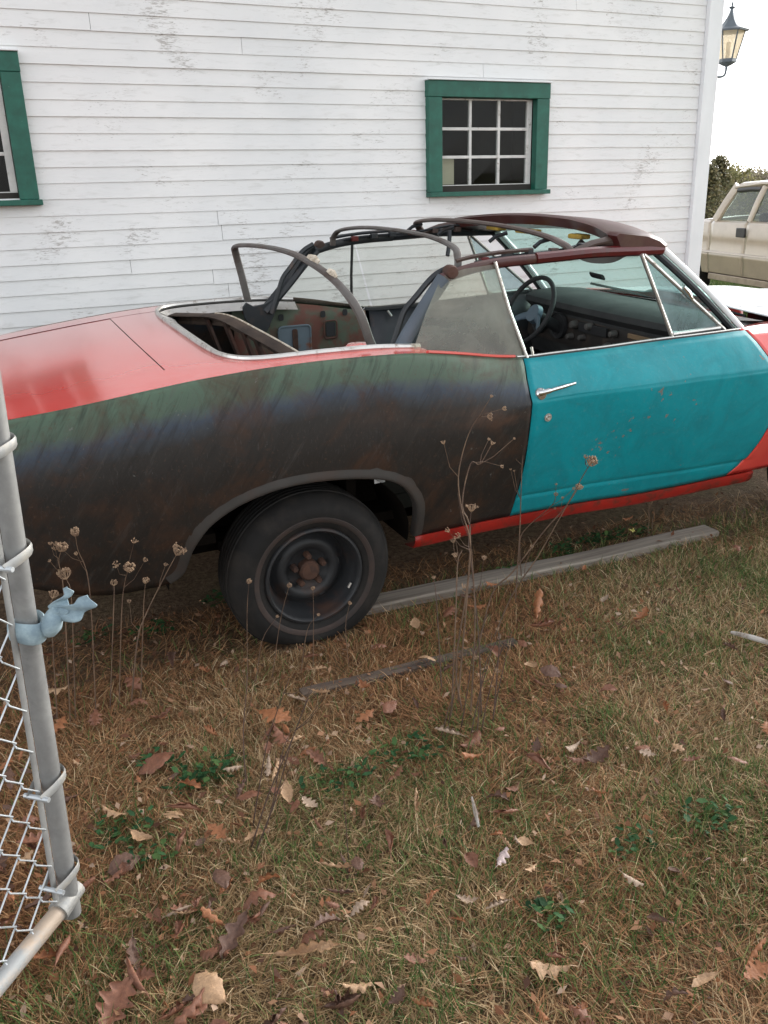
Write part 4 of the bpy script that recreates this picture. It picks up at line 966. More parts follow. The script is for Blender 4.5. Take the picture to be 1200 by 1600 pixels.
# cab greenhouse: pillars, roof, glass
def gl(x_in, y, z): return TP(x_in, y, z)
ROOF = [(-.05, 1.335), (-.36, 1.82), (-.52, 1.885), (-1.2, 1.905), (-1.8, 1.90), (-2.05, 1.86), (-2.10, 1.80), (-2.12, 1.335)]
top = []
for x in (.17, .24, .5, TW / 2, TW - .5, TW - .24, TW - .17):
    e = min(x, TW - x); top.append([TP(x, y, z + .025 * sm(.17, .9, e) - .02 * (e < .2)) for y, z in ROOF[1:-1]])
mm = MB(); mm.grid(top); mm.build('roof', M['truck'], trk, angle=50, solid=.04)
for far in (False, True):
    def X(x): return x if not far else TW - x
    def pl(name, y0, z0, y1, z1, wid, mat='truck'):
        a0, a1 = Vector(TP(X(.055), y0, z0)), Vector(TP(X(.185), y1, z1))
        MB().tube([a0, (a0 + a1) / 2 + Vector((-.012 if not far else .012, 0, 0)), a1], wid, 8, flat=(.45, 1.0), roll=(1, 0, 0)).build(name, M[mat], trk)
    pl('a_pillar', -.05, 1.33, -.42, 1.85, .10); pl('b_pillar', -1.10, 1.33, -1.25, 1.88, .065); pl('c_pillar', -2.05, 1.33, -2.03, 1.86, .07)
    MB().tube([TP(X(.17), -.40, 1.82), TP(X(.175), -1.2, 1.865), TP(X(.175), -2.0, 1.85)], .05, 8, flat=(.7, 1)).build('roof_rail', M['truck'], trk)
    f = [TP(X(.062), -.14, 1.34), TP(X(.062), -1.07, 1.34), TP(X(.165), -1.20, 1.82), TP(X(.165), -.46, 1.82)]
    MB().add(f, [(0, 1, 2, 3)]).build('front_door_glass', M['truckglass'], trk, smooth=False)
    r_ = [TP(X(.062), -1.14, 1.34), TP(X(.062), -2.0, 1.34), TP(X(.165), -1.98, 1.80), TP(X(.165), -1.29, 1.80)]
    MB().add(r_, [(0, 1, 2, 3)]).build('rear_door_glass', M['truckglass'], trk, smooth=False)
    vsr = [Vector(TP(X(.135), -.50, 1.785)), Vector(TP(X(.14), -.90, 1.80)), Vector(TP(X(.14), -1.17, 1.795))]
    MB().tube(vsr, .034, 8, flat=(.35, 1), roll=(1, 0, 0)).build('rain_visor', M['darkplastic'], trk)
    if far:
        MB().box(TP(X(-.02), -.30, 1.37), TP(X(-.16), -.22, 1.50)).build('door_mirror', M['truck'], trk, smooth=False, bevel=.02)
mm = MB(); mm.grid([[TP(x, -.02 + .05 * math.sin(math.pi * (x - .06) / 1.83), 1.33), TP(.17 + (x - .06) * (TW - .34) / 1.83, -.38, 1.83)] for x in np.linspace(.06, TW - .06, 8)]); mm.build('windshield', M['truckglass'], trk)
mm = MB(); mm.add([TP(.09, -2.10, 1.34), TP(TW - .09, -2.10, 1.34), TP(TW - .19, -2.08, 1.83), TP(.19, -2.08, 1.83)], [(0, 1, 2, 3)]); mm.build('rear_glass', M['truckglass'], trk, smooth=False)
mm = MB(); mm.grid([[TP(x, y, 1.335 + .05 * math.sin(math.pi * (x - .05) / 1.85) - .10 * max(0, y / 1.35) ** 2) for y in np.linspace(0, 1.35, 8)] for x in np.linspace(.05, TW - .05, 10)]); mm.build('hood', M['truck'], trk, solid=.02)
MB().box(TP(.06, 1.36, .55), TP(TW - .06, 1.42, 1.22)).build('grille', M['darkplastic'], trk, smooth=False, bevel=.02)
MB().box(TP(.02, 1.43, .48), TP(TW - .02, 1.55, .72)).build('front_bumper', M['chrome'], trk, smooth=False, bevel=.03)
MB().box(TP(.04, -4.10, .85), TP(TW - .04, -4.06, 1.33)).build('tailgate', M['truck'], trk, smooth=False, bevel=.01)
MB().box(TP(.02, -4.28, .52), TP(TW - .02, -4.12, .70)).build('rear_bumper', M['chrome'], trk, smooth=False, bevel=.03)
MB().box(TP(.12, -4.0, .86), TP(TW - .12, -2.15, .90)).build('bed_floor', M['darkplastic'], trk, smooth=False)
MB().box(TP(.14, -2.09, .50), TP(TW - .14, 1.2, .56)).build('chassis', M['under'], trk, smooth=False)
for x, y in ((.28, -.95), (1.15, -.95), (.28, -1.95), (1.15, -1.95)):
    MB().box(TP(x, y - .12, .9), TP(x + .52, y + .02, 1.45)).build('seat_back', M['seat'], trk, smooth=False, bevel=.05)
    MB().box(TP(x + .14, y - .08, 1.46), TP(x + .38, y + .02, 1.62)).build('head_rest', M['seat'], trk, smooth=False, bevel=.04)
for x, y in ((.02, .70), (TW - .28, .70), (.02, -3.05), (TW - .28, -3.05)):
    wt = MB().lathe([(.20, .02), (.24, 0), (.33, .0), (.37, .03), (.385, .08), (.385, .18), (.37, .23), (.33, .26), (.22, .26)], TP(x, y, .385), 'x', 32).build('wheel', M['tyre'], trk)
    MB().lathe([(.21, .03), (.19, .05), (.15, .06), (.05, .04), (.001, .04)] if x < 1 else [(.21, .23), (.19, .21), (.15, .20), (.05, .22), (.001, .22)], TP(x, y, .385), 'x', 24).build('rim', M['bright'], wt)

# ------------------------------------------------------------------ chain link gate
GB = Vector((-.040, -1.045, .0)); GD = Vector((-.664, -.748, 0)); GN = Vector((.748, -.664, 0))
gate = thing('chain_link_gate', 'galvanised chain link gate standing half open beside the car tail', 'gate', (GB.x, GB.y, -.02))
def gp(s, z, n=0): return GB + GD * s + GN * n + Vector((.026 * z, 0, z))
MB().tube([gp(0, .03), gp(0, .8), gp(0, 1.62)], .0225, 16).build('end_post', M['galv'], gate)
MB().tube([gp(.045, .10), gp(.045, 1.55)], .010, 8, flat=(.35, 1), roll=tuple(GN)).build('tension_bar', M['galv'], gate)
MB().tube([gp(.03, .075), gp(.25, .072), gp(1.3, .065)], .021, 14).build('bottom_rail', M['rail'], gate)
MB().tube([gp(.03, 1.58), gp(1.3, 1.575)], .021, 14).build('top_rail', M['galv'], gate)
MB().tube([gp(-.030, .085, 0), gp(.045, .075, 0)], [.024, .027], 14).build('rail_end_cup', M['band'], gate)
MB().tube([gp(1.3, .03), gp(1.3, 1.62)], .0255, 14).build('end_post', M['galv'], gate)
for z in (.17, .43, .735 - .0, .99, 1.22, 1.45):
    if abs(z - .735) < .01: continue
    pts = [gp(.06, z - .018, .018), gp(.02, z - .008, .029), gp(-.015, z, .028), gp(-.031, z + .004, 0), gp(-.015, z, -.028), gp(.02, z - .008, -.029), gp(.06, z - .018, -.018)]
    bd = MB().tube(spline(pts, 4), .011, 6, flat=(1.0, .25), roll=(0, 0, 1)).build('tension_band', M['band'], gate)
    MB().tube([gp(.056, z - .018, -.03), gp(.056, z - .018, .035)], .006, 8).build('bolt', M['galvwire'], bd)
WW, HP = .044, .052
NW = 27
for k in range(NW):
    pts = []
    j = 0; z = .105
    while z < 1.55:
        hi = (j + k) % 2
        s = .048 + WW * (k + hi)
        pts.append(gp(s, z - .006, .004 if hi else -.004)); pts.append(gp(s, z + .006, -.004 if hi else .004))
        z += HP; j += 1
    MB().tube(pts, .0021, 5).build('wire', M['galvwire'], gate)
# rag
RZ = .815
rag = thing('knotted_rag', 'pale blue rag knotted round the gate post with two loose ends', 'rag', tuple(gp(0, RZ)))
lp = [gp(0, RZ) + Vector((.034 * math.cos(a), .034 * math.sin(a), -.008 + .006 * math.sin(2 * a))) for a in np.linspace(0, 2 * math.pi, 21)]
MB().tube(lp, .024, 8, cap=False, flat=(1.0, .32), roll=(0, 0, 1)).build('wrap', M['rag'], rag, angle=60)
rt = Vector((.93, -.36, 0)); ctr = gp(0, RZ)
kn = ctr + rt * .040
m_ = MB().tube(spline([kn + Vector((0, 0, -.022)), kn + rt * .010 + Vector((0, -.01, .0)), kn + rt * .022 + Vector((0, 0, .022)), kn + rt * .03 + Vector((0, .0, .034))], 4), [.010, .016, .019, .020, .022, .022, .021, .020, .018, .016, .014, .013, .012], 10).build('knot', M['rag'], rag, angle=60)
def tail(pts, ws):
    sp_ = spline(pts, 5); n = len(sp_); rows = []
    for i, p in enumerate(sp_):
        wd = float(np.interp(i / (n - 1), np.linspace(0, 1, len(ws)), ws)); u = Vector((-.25, .3, .9)).normalized()
        rows.append([tuple(p + u * (wd * t) + Vector((.006, -.010, 0)) * math.cos(3 * t + i * .5) * 1.0) for t in np.linspace(-1, 1, 7)])
    return MB().grid(rows).build('loose_end', M['rag'], rag, solid=.003, sub=1, angle=80)
b_ = kn + rt * .02 + Vector((0, 0, .022))
tail([b_, b_ + rt * .018 + Vector((0, 0, .020)), b_ + rt * .034 + Vector((0, .01, .034)), b_ + rt * .044 + Vector((0, .01, .052))], [.015, .018, .015, .005])
tail([b_, b_ + rt * .03 + Vector((0, -.01, .006)), b_ + rt * .058 + Vector((0, -.015, .018)), b_ + rt * .085 + Vector((0, -.02, .034))], [.015, .020, .018, .014])

# ------------------------------------------------------------------ timber on the ground
def weathered(name, a, b, w_, h_, mat, label, cat, z0):
    a = Vector(a); b = Vector(b); d = (b - a); L = d.length; d.normalize(); n = Vector((-d.y, d.x, 0)); rows = []
    k = 40
    for i in range(k + 1):
        p = a + d * (L * i / k); e = .004
        j = [mnoise.noise(Vector((i * .35, q * 7.1, w_ * 50))) * e for q in range(6)]
        zz = gz(p.x, p.y) * .5 - .008 + z0 + .006 * mnoise.noise(Vector((i * .06, 2.2, 1)))
        rows.append([tuple(p + n * (-w_/2 + j[0]) + Vector((0,0,zz - h_*.5))), tuple(p + n * (-w_/2 + j[1]) + Vector((0,0,zz + h_ - .006))), tuple(p + n * (-w_/2 + .007) + Vector((0,0,zz + h_ + j[2]*.5))),
                     tuple(p + n * (w_/2 - .007) + Vector((0,0,zz + h_ + j[3]*.5))), tuple(p + n * (w_/2 + j[4]) + Vector((0,0,zz + h_ - .006))), tuple(p + n * (w_/2 + j[5]) + Vector((0,0,zz - h_*.5)))])
    m = MB(); m.grid(rows, closed_v=True); m.f.append(tuple(range(6))); o = len(m.v); m.f.append(tuple(range(o - 1, o - 7, -1)))
    ob = m.build(name, M[mat], None, origin=(a.x, a.y, gz(a.x, a.y)), angle=30); tag(ob, label, cat); return ob
weathered('weathered_timber', (1.20, .245, 0), (3.235, .205, 0), .115, .034, 'plank', 'long weathered grey timber lying under the car sill', 'timber', 0.0)
weathered('rotten_pole', tuple(at(470, 1082)), tuple(at(805, 1003)), .050, .028, 'pole', 'dark half buried rotten pole in front of the flat tyre', 'pole', 0.0)
a_, b_ = at(1142, 988, 2, .02), at(1225, 1012, 2, .02)
ob = MB().tube(spline([a_, a_.lerp(b_, .4) + Vector((0, 0, .004)), b_], 4), [.006, .009, .010, .010, .011, .011, .010, .010, .009], 8).build('bleached_stick', M['twig'], None, origin=tuple(a_)); tag(ob, 'bleached bare stick lying on the lawn', 'stick')
a_, b_ = at(737, 1245, 2, .045), at(748, 1292, 2, .02)
ob = MB().tube([a_, a_.lerp(b_, .5), b_], [.003, .007, .004], 6, flat=(1, .5)).build('wood_chip', M['twig'], None, origin=tuple(b_)); tag(ob, 'pale splinter of wood standing in green grass', 'wood chip')

# ------------------------------------------------------------------ grass
def vproj(P):
    d = P - np.array(CAM); A = np.array(AX)
    c = d @ A
    return 600 + FPX * c[:, 0] / c[:, 2], 800 + FPX * c[:, 1] / c[:, 2], c[:, 2]
def scatter(n, x0, x1, y0, y1, margin=260):
    x = rng.uniform(x0, x1, n); y = rng.uniform(y0, y1, n)
    px, py, dz = vproj(np.stack([x, y, np.zeros(n)], 1))
    k = (dz > .2) & (px > -margin) & (px < 1200 + margin) & (py < 1600 + margin)
    return x[k], y[k]
def blades(name, x, y, L, W, e0, e1, az, mat, label, cat, seg=3, zoff=0.0):
    n = len(x); z = np.array([gz(a, b) for a, b in zip(x, y)]) + zoff
    P = np.stack([x, y, z], 1); d = np.stack([np.cos(az), np.sin(az), np.zeros(n)], 1); sd_ = np.stack([-np.sin(az), np.cos(az), np.zeros(n)], 1)
    cur = P.copy(); V = []
    tw = rng.uniform(-.5, .5, n)
    for i in range(seg + 1):
        t = i / seg; wv = W * (1 - .85 * t ** 1.5) * .5
        off = sd_ * wv[:, None] + np.array([0, 0, 1.]) * (wv * tw)[:, None]
        if i < seg: V += [cur - off, cur + off]
        else: V += [cur]
        e = e0 + (e1 - e0) * (t + .5 / seg); st = L / seg
        cur = cur + d * (np.cos(e) * st)[:, None] + np.array([0, 0, 1.]) * (np.sin(e) * st)[:, None]
        az2 = rng.normal(0, .18, n); d = np.stack([d[:, 0] * np.cos(az2) - d[:, 1] * np.sin(az2), d[:, 0] * np.sin(az2) + d[:, 1] * np.cos(az2), d[:, 2]], 1)
    nv = 2 * seg + 1; VV = np.stack(V, 1).reshape(-1, 3)
    base = (np.arange(n) * nv)[:, None]
    loops = []; tot = []
    q = []
    for i in range(seg - 1): q.append([2*i, 2*i+1, 2*i+3, 2*i+2])
    Q = (base[:, :, None] + np.array(q)[None]).reshape(-1, 4)
    T = base + np.array([[2*seg-2, 2*seg-1, 2*seg]])
    me = bpy.data.meshes.new(name); me.vertices.add(len(VV)); me.vertices.foreach_set('co', VV.astype(np.float32).ravel())
    nl = Q.size + T.size; me.loops.add(nl); me.loops.foreach_set('vertex_index', np.concatenate([Q.ravel(), T.ravel()]).astype(np.int32))
    npoly = len(Q) + len(T); me.polygons.add(npoly)
    ls = np.concatenate([np.arange(len(Q)) * 4, Q.size + np.arange(len(T)) * 3]).astype(np.int32)
    me.polygons.foreach_set('loop_start', ls)
    me.polygons.foreach_set('use_smooth', np.ones(npoly, bool)); me.update(calc_edges=True); me.validate()
    me.materials.append(M[mat]); ob = bpy.data.objects.new(name, me); col.objects.link(ob)
    stuff(ob); ob['label'] = label; ob['category'] = cat
    return ob
def nz(x, y, s, o): return np.array([mnoise.noise(Vector((a * s, b * s, o))) for a, b in zip(x, y)])
GP = [(330, 1205, .10), (200, 1295, .09), (250, 1330, .07), (530, 1225, .12), (700, 1265, .26), (690, 1320, .20), (640, 1230, .18), (830, 1300, .10), (860, 1430, .10), (1130, 1290, .28), (1100, 1360, .22), (1150, 1240, .22), (1080, 1000, .16), (980, 1010, .14), (640, 1180, .12), (280, 1480, .10), (150, 1560, .14), (640, 1540, .14), (960, 1500, .14), (880, 870, .14), (720, 1140, .14), (1180, 900, .2), (940, 1130, .12), (500, 1340, .14), (40, 1590, .12), (130, 1440, .08), (1000, 1420, .15), (780, 1480, .12)]
GPW = [(at(a, b).x, at(a, b).y, r) for a, b, r in GP]
def green_at(x, y):
    g = np.zeros(len(x))
    for cx, cy, r in GPW: g = np.maximum(g, np.exp(-((x - cx) ** 2 + (y - cy) ** 2) / (r * 1.0) ** 2))
    return g
def tyre_clear(x, y): return ~((np.abs(x - 1.02) < .20) & (y > .02) & (y < .34)) & ~((np.abs(x - 3.95) < .22) & (y > .02) & (y < .34)) & ~((x > 1.18) & (x < 3.24) & (np.abs(y - .225) < .08))

# matted straw, lying low, in swirls
n0 = 400000
x, y = scatter(n0, -1.0, 5.4, -2.35, .55)
dist = np.hypot(x, y + 2.9); k = (rng.random(len(x)) < np.clip(2.6 / dist, .35, 1.0) ** 1.3 * np.where(y > .12, .35, 1)) & tyre_clear(x, y); x, y = x[k], y[k]
br = np.clip(.55 + 1.2 * nz(x, y, .9, 4) - .25 * (x - 1.2) + .25 * (y + .6), 0, 1)       # 1: brown thatch, 0: pale straw
sw_ = 2.2 * nz(x, y, 2.2, 8) + .6
isb = rng.random(len(x)) < br
for sel, nm, mt, lb in ((~isb, 'straw_grass', 'drygrass', 'matted pale straw coloured grass'), (isb, 'brown_thatch', 'redgrass', 'brown matted thatch of dead grass')):
    xx, yy = x[sel], y[sel]; n = len(xx)
    az = np.where(rng.random(n) < .6, sw_[sel] * 2.0 + rng.normal(0, .8, n), rng.uniform(0, 6.28, n))
    blades(nm, xx, yy, rng.uniform(.025, .095, n), rng.uniform(.0013, .0034, n), rng.uniform(.15, 1.0, n), rng.uniform(-.35, .35, n), az, mt, lb, 'grass', 3)
# crumbs of broken leaves in the grass
x, y = scatter(60000, -1.0, 5.4, -2.35, .6); k = rng.random(len(x)) < np.clip(.34 + .5 * nz(x, y, 1.6, 33) - .13 * (x - .8), .04, 1) * .38; x, y = x[k], y[k]
V = []; F = []
for a, b in zip(x, y):
    r = random.uniform(.004, .014); p = Vector((a, b, gz(a, b) + random.uniform(.006, .04))); u = Vector((random.gauss(0, 1), random.gauss(0, 1), random.gauss(0, .45))).normalized(); v = u.cross(Vector((random.gauss(0, .35), random.gauss(0, .35), 1))).normalized(); w3 = u.cross(v) * random.uniform(-.5, .5)
    o = len(V); V += [tuple(p - u * r * 1.4), tuple(p - v * r * random.uniform(.4, .9) + w3 * r), tuple(p + u * r * random.uniform(.8, 1.5)), tuple(p + v * r * random.uniform(.4, .9) + w3 * r)]; F.append((o, o + 1, o + 2, o + 3))
mb = MB(); mb.v, mb.f = V, F; ob = mb.build('leaf_litter', M['litter']); stuff(ob); ob['label'] = 'crumbs of broken brown leaves in the grass'; ob['category'] = 'leaf litter'
# upright dry tufts
x, y = scatter(20000, -1.0, 5.4, -2.35, .3); k = (nz(x, y, 3.1, 21) > .12) & tyre_clear(x, y); x, y = x[k], y[k]; n = len(x)
blades('dry_tuft', x, y, rng.uniform(.04, .10, n), rng.uniform(.0013, .0026, n), rng.uniform(.9, 1.5, n), rng.uniform(.2, 1.2, n), rng.uniform(0, 6.28, n), 'drygrass', 'upright tufts of dry straw grass', 'grass', 3)
# green grass in patches
x, y = scatter(150000, -1.0, 5.4, -2.35, .35); gfac = green_at(x, y) * .8 + np.clip(nz(x, y, 1.5, 14) * .5 + .0, 0, .4) + .06 + .13 * (x > 1.3)
k = (rng.random(len(x)) < gfac * 1.25) & tyre_clear(x, y); x, y = x[k], y[k]; n = len(x)
blades('green_grass', x, y, rng.uniform(.03, .085, n), rng.uniform(.002, .0042, n), rng.uniform(.6, 1.5, n), rng.uniform(.0, 1.0, n), rng.uniform(0, 6.28, n), 'greengrass', 'green grass growing through the dry lawn', 'grass', 3)
# turf beyond the car and under the truck
x, y = scatter(160000, 4.6, 17, 1.2, 14, 120); k = ~((x < 5.5) & (y > 2.6)); x, y = x[k], y[k]; n = len(x)
blades('far_turf', x, y, rng.uniform(.06, .16, n), rng.uniform(.006, .012, n), rng.uniform(.7, 1.5, n), rng.uniform(.1, 1.0, n), rng.uniform(0, 6.28, n), 'greengrass', 'yellow green turf around the parked truck', 'grass', 2)

# broad leaved weeds: small oval leaves in low rosettes
CL = [(330, 1205, .07, 70), (300, 1225, .05, 30), (250, 1190, .05, 25), (925, 845, .05, 70), (880, 858, .05, 60), (960, 838, .04, 50), (1000, 832, .04, 30), (190, 1300, .06, 40), (240, 1335, .05, 30), (520, 1225, .07, 40), (590, 1195, .06, 40), (655, 1170, .06, 30), (1110, 1280, .06, 40), (985, 1320, .05, 30), (340, 880 + 60, .05, 40), (240, 990, .07, 40), (140, 1000, .06, 30), (860, 1430, .05, 30), (790, 893, .03, 14)]
V = []; F = []
for cx, cy, r, nn in CL:
    c0 = at(cx, cy)
    if cy < 870: c0 = Vector((c0.x, max(c0.y, .31), 0))
    for _ in range(nn):
        a = random.uniform(0, 6.28); rr = r * math.sqrt(random.random()); p = Vector((c0.x + rr * math.cos(a) * 1.5, c0.y + rr * math.sin(a), 0)); p.z = gz(p.x, p.y) + random.uniform(.01, .05)
        b = random.uniform(0, 6.28); L = random.uniform(.018, .038); W_ = L * random.uniform(.35, .6); d = Vector((math.cos(b), math.sin(b), random.uniform(-.1, .7))).normalized(); s = Vector((-math.sin(b), math.cos(b), random.uniform(-.3, .3)))
        o = len(V); V += [tuple(p), tuple(p + d * L * .35 + s * W_ * .5), tuple(p + d * L * .8 + s * W_ * .35), tuple(p + d * L - Vector((0, 0, .006))), tuple(p + d * L * .8 - s * W_ * .35), tuple(p + d * L * .35 - s * W_ * .5)]
        F.append((o, o+1, o+2, o+3, o+4, o+5))
mb = MB(); mb.v, mb.f = V, F; ob = mb.build('broad_leaved_weeds', M['clover']); stuff(ob); ob['label'] = 'low patches of broad leaved green weeds'; ob['category'] = 'weeds'

# ------------------------------------------------------------------ fallen leaves
def oak_mesh(name, seed, mat, curl, lobes=4):
    """one dry leaf, length 1: lobed outline rolled round its midrib, bent along it and crumpled"""
    r = random.Random(seed); n, c = 40, 8
    depth = r.choice([.15, .55, .62, .5]); k = lobes + r.choice([-.5, 0, 0, .5]); ph = r.uniform(-.5, .5); side_b = r.uniform(-.12, .12)
    kap = curl[0] * r.uniform(.8, 1.2); bend = curl[1] * r.uniform(.7, 1.2); V = []; F = []
    wmax = r.uniform(.26, .34)
    pos = Vector((0, 0, 0)); ang = -bend * .5
    for i in range(n + 1):
        t = i / n
        env = wmax * (math.sin(math.pi * min(1, t) ** 1.15) ** .75 if 0 < t < 1 else 0) + .010
        W = []
        for sg, p2 in ((1, 0), (-1, .35)):
            lb = .5 + .5 * math.cos(2 * math.pi * k * t + ph + p2)
            W.append(env * (1 - depth * (lb ** 1.4) * min(1, t * 6)) * r.uniform(.97, 1.03))
        for q in range(c + 1):
            u = q / c * 2 - 1; wd = W[0] if u > 0 else W[1]
            kk = kap * (1 + .5 * math.sin(3 * t + seed)) * (1.25 if u > 0 else .8)
            a = abs(u) * kk
            lat = (math.sin(a) / kk if abs(kk) > .02 else abs(u)) * wd * (1 if u > 0 else -1); up = ((1 - math.cos(a)) / kk if abs(kk) > .02 else 0) * wd
            cr = .035 * mnoise.noise(Vector((t * 4, u * 2.2, seed * 1.7))) + .02 * mnoise.noise(Vector((t * 11, u * 5, seed * 2.3))) - .012 * math.exp(-(u / .12) ** 2)
            h = up + cr
            V.append((pos.x - math.sin(ang) * h, lat + side_b * math.sin(math.pi * t) * .6, pos.z + math.cos(ang) * h))
        pos = pos + Vector((math.cos(ang), 0, math.sin(ang))) / n; ang += bend / n
    for i in range(n):
        for q in range(c): F.append((i*(c+1)+q, i*(c+1)+q+1, (i+1)*(c+1)+q+1, (i+1)*(c+1)+q))
    o = len(V); x0, y0, z0 = V[c // 2]; V += [(x0, y0 - .012, z0), (x0, y0 + .012, z0), (x0 - .2, y0 + .03, z0 + .03), (x0 - .2, y0 + .012, z0 + .03)]; F.append((o, o+1, o+2, o+3))
    mx = sum(v[0] for v in V) / len(V); mz = min(v[2] for v in V)
    V = [(x - mx, y, z - mz * .5) for x, y, z in V]
    me = bpy.data.meshes.new(name); me.from_pydata(V, [], F); me.polygons.foreach_set('use_smooth', [True] * len(F)); me.materials.append(M[mat]); me.update(); return me
KINDS = {}
def kind(key, mat, label, group, curls, lobes=4):
    KINDS[key] = ([oak_mesh('oak_leaf', i * 7 + len(KINDS) * 31, mat, c, lobes) for i, c in enumerate(curls)], label, group)
C4 = [(.5, .5), (1.5, .9), (2.4, .5), (-1.2, .8), (2.0, -1.0), (.9, 1.8), (-.5, -.6), (3.0, .3)]
kind('rust', 'leaf_rust', 'rust red', 'rust red fallen leaves', C4)
kind('tan', 'leaf_tan', 'light tan', 'light tan fallen leaves', C4)
kind('brown', 'leaf_brown', 'dark brown', 'dark brown fallen leaves', C4)
kind('pale', 'leaf_pale', 'bleached pale', 'bleached fallen leaves', C4)
kind('orange', 'leaf_orange', 'orange brown', 'orange fallen leaves', C4)
LM = [(-.04, -1.05, .45, 'lying by the gate post'), (1.02, .0, .48, 'lying before the flat tyre'), (*at(722, 1112)[:2], .28, 'at the foot of the tall dead weed'), (*at(400, 1310)[:2], .26, 'among the bare weed stalks in the yard'), (*at(1180, 1000)[:2], .42, 'near the bleached stick on the lawn'), (*at(700, 1270)[:2], .26, 'around the pale wood splinter in green grass'), (*at(470, 1500)[:2], .34, 'around the large deep lobed tan leaf')]
def place(x, y):
    for a, b, r, t in LM:
        if math.hypot(x - a, y - b) < r: return t
    if x > 1.25 and y > -.12: return 'beside the weathered timber'
    if x < .8 and y > -.45: return 'in the grass below the car tail'
    return 'on the lawn facing the teal door' if x > 1.5 else ('on the open grass facing the grey quarter panel' if y > -1.15 else 'on the grass farthest from the car')
def leaf(x, y, size, key, lift=.02, label=None, rz=None, tilt=.35, mat=None, flip=None):
    ms, lb, gr = KINDS[key]; me = random.choice(ms)
    o = bpy.data.objects.new('oak_leaf', me); col.objects.link(o)
    o.location = (x, y, gz(x, y) + lift + .022); o.scale = (size, size * random.uniform(.8, 1.1), size)
    o.rotation_euler = (random.uniform(-tilt, tilt) + (math.pi if (flip if flip is not None else random.random() < .3) else 0), random.uniform(-tilt, tilt), rz if rz is not None else random.uniform(0, 6.28))
    if label: tag(o, label, 'leaf')
    else:
        form = ms.index(me); form = ['flat', 'cupped', 'tightly rolled', 'humped', 'twisted', 'curled up', 'flat', 'tightly rolled'][form]
        lab = '%s %s %s leaf %s' % ('large' if size > .085 else ('small' if size < .055 else 'middling'), lb, form, place(x, y))
        tag(o, lab, 'leaf', lab[lab.index('leaf'):].replace('leaf', 'fallen leaves', 1))
    if mat: o.material_slots[0].link = 'OBJECT'; o.material_slots[0].material = M[mat]
    return o
def leafpx(px, py, size, key, lift=.022, **kw):
    p = at(px, py, 2, .01); return leaf(p.x, p.y, size, key, lift, **kw)
leafpx(470, 1500, .125, 'tan', .045, label='large light tan oak leaf with deep lobes flat on the near grass', rz=-.25, tilt=.12, flip=False)
leafpx(650, 1265, .085, 'tan', .04, label='light tan leaf standing on edge beside green grass', rz=1.1, tilt=.6)
leafpx(785, 1360, .07, 'pale', .04, label='pinkish grey leaf beside the green grass tuft', mat='leaf_pink', tilt=.2)
leafpx(840, 962, .16, 'orange', .06, label='large crumpled orange brown leaf leaning against another by the tall dead weed', rz=.9, tilt=.5)
leafpx(846, 988, .14, 'rust', .04, label='crumpled rust leaf under the large orange brown leaf', rz=.2, tilt=.4)
leafpx(1000, 972, .11, 'orange', .04, label='orange brown leaf alone on the lawn near the bleached stick', rz=.3, tilt=.3)
leafpx(930, 1192, .12, 'brown', .035, label='long dark brown leaf with a pale rolled edge', rz=.0, tilt=.25)
leafpx(985, 838, .06, 'tan', .05, label='yellow leaf lying beside the weathered timber', mat='leaf_yellow')
for a, b, s_, k_ in ((842, 1203, .11, 'rust'), (735, 1155, .10, 'rust'), (700, 1150, .09, 'pale'), (790, 1278, .09, 'rust'), (778, 1255, .07, 'brown'), (790, 1330, .05, 'tan'), (775, 1320, .05, 'orange'), (820, 1328, .045, 'tan'), (430, 1130, .13, 'orange'), (445, 1145, .12, 'orange'), (330, 1152, .11, 'orange'), (180, 1278, .09, 'tan'), (288, 1278, .10, 'rust'), (245, 1198, .12, 'rust'), (405, 1412, .10, 'rust'), (368, 1468, .12, 'brown'), (532, 1402, .07, 'brown'), (562, 1432, .06, 'pale'), (730, 1412, .06, 'pale'), (860, 1518, .10, 'tan'), (1010, 1188, .05, 'pale'), (215, 1535, .10, 'rust'), (330, 1555, .10, 'tan'), (365, 1205, .07, 'pale'), (340, 1310, .08, 'orange'), (365, 1320, .07, 'tan'), (450, 1250, .08, 'tan'), (485, 1270, .06, 'pale'), (440, 1165, .09, 'rust'), (90, 1090, .11, 'tan'), (60, 1180, .10, 'rust'), (150, 1130, .09, 'rust'), (210, 1080, .10, 'rust'), (270, 1035, .10, 'brown'), (1140, 1015, .07, 'brown'), (1150, 865, .07, 'rust'), (1060, 930, .06, 'rust'), (700, 960, .08, 'rust'), (745, 955, .08, 'orange'), (650, 985, .08, 'tan'), (590, 1020, .08, 'rust'), (570, 1080, .08, 'orange'), (610, 1110, .08, 'rust'), (770, 1030, .08, 'rust'), (830, 1050, .10, 'tan'), (860, 1065, .08, 'brown'), (945, 950, .06, 'pale'), (950, 1090, .06, 'rust'), (1040, 1110, .06, 'orange'), (895, 1170, .07, 'pale'), (1080, 1195, .06, 'rust'), (1150, 1200, .06, 'rust'), (1100, 1550, .07, 'tan'), (1180, 1530, .07, 'orange'), (1180, 1490, .09, 'orange'), (980, 820, .06, 'orange'), (560, 1360, .06, 'brown'), (460, 1170, .08, 'tan'), (100, 1500, .09, 'rust'), (130, 1395, .08, 'rust'), (280, 1425, .07, 'pale'), (300, 1580, .11, 'rust'), (185, 1580, .12, 'rust'), (60, 1330, .10, 'rust'), (20, 1420, .09, 'orange'), (735, 1185, .07, 'orange')):
    leafpx(a, b, s_ * 1.02, k_, random.uniform(.02, .045))
rl_ = random.Random(5)
cnt = 0
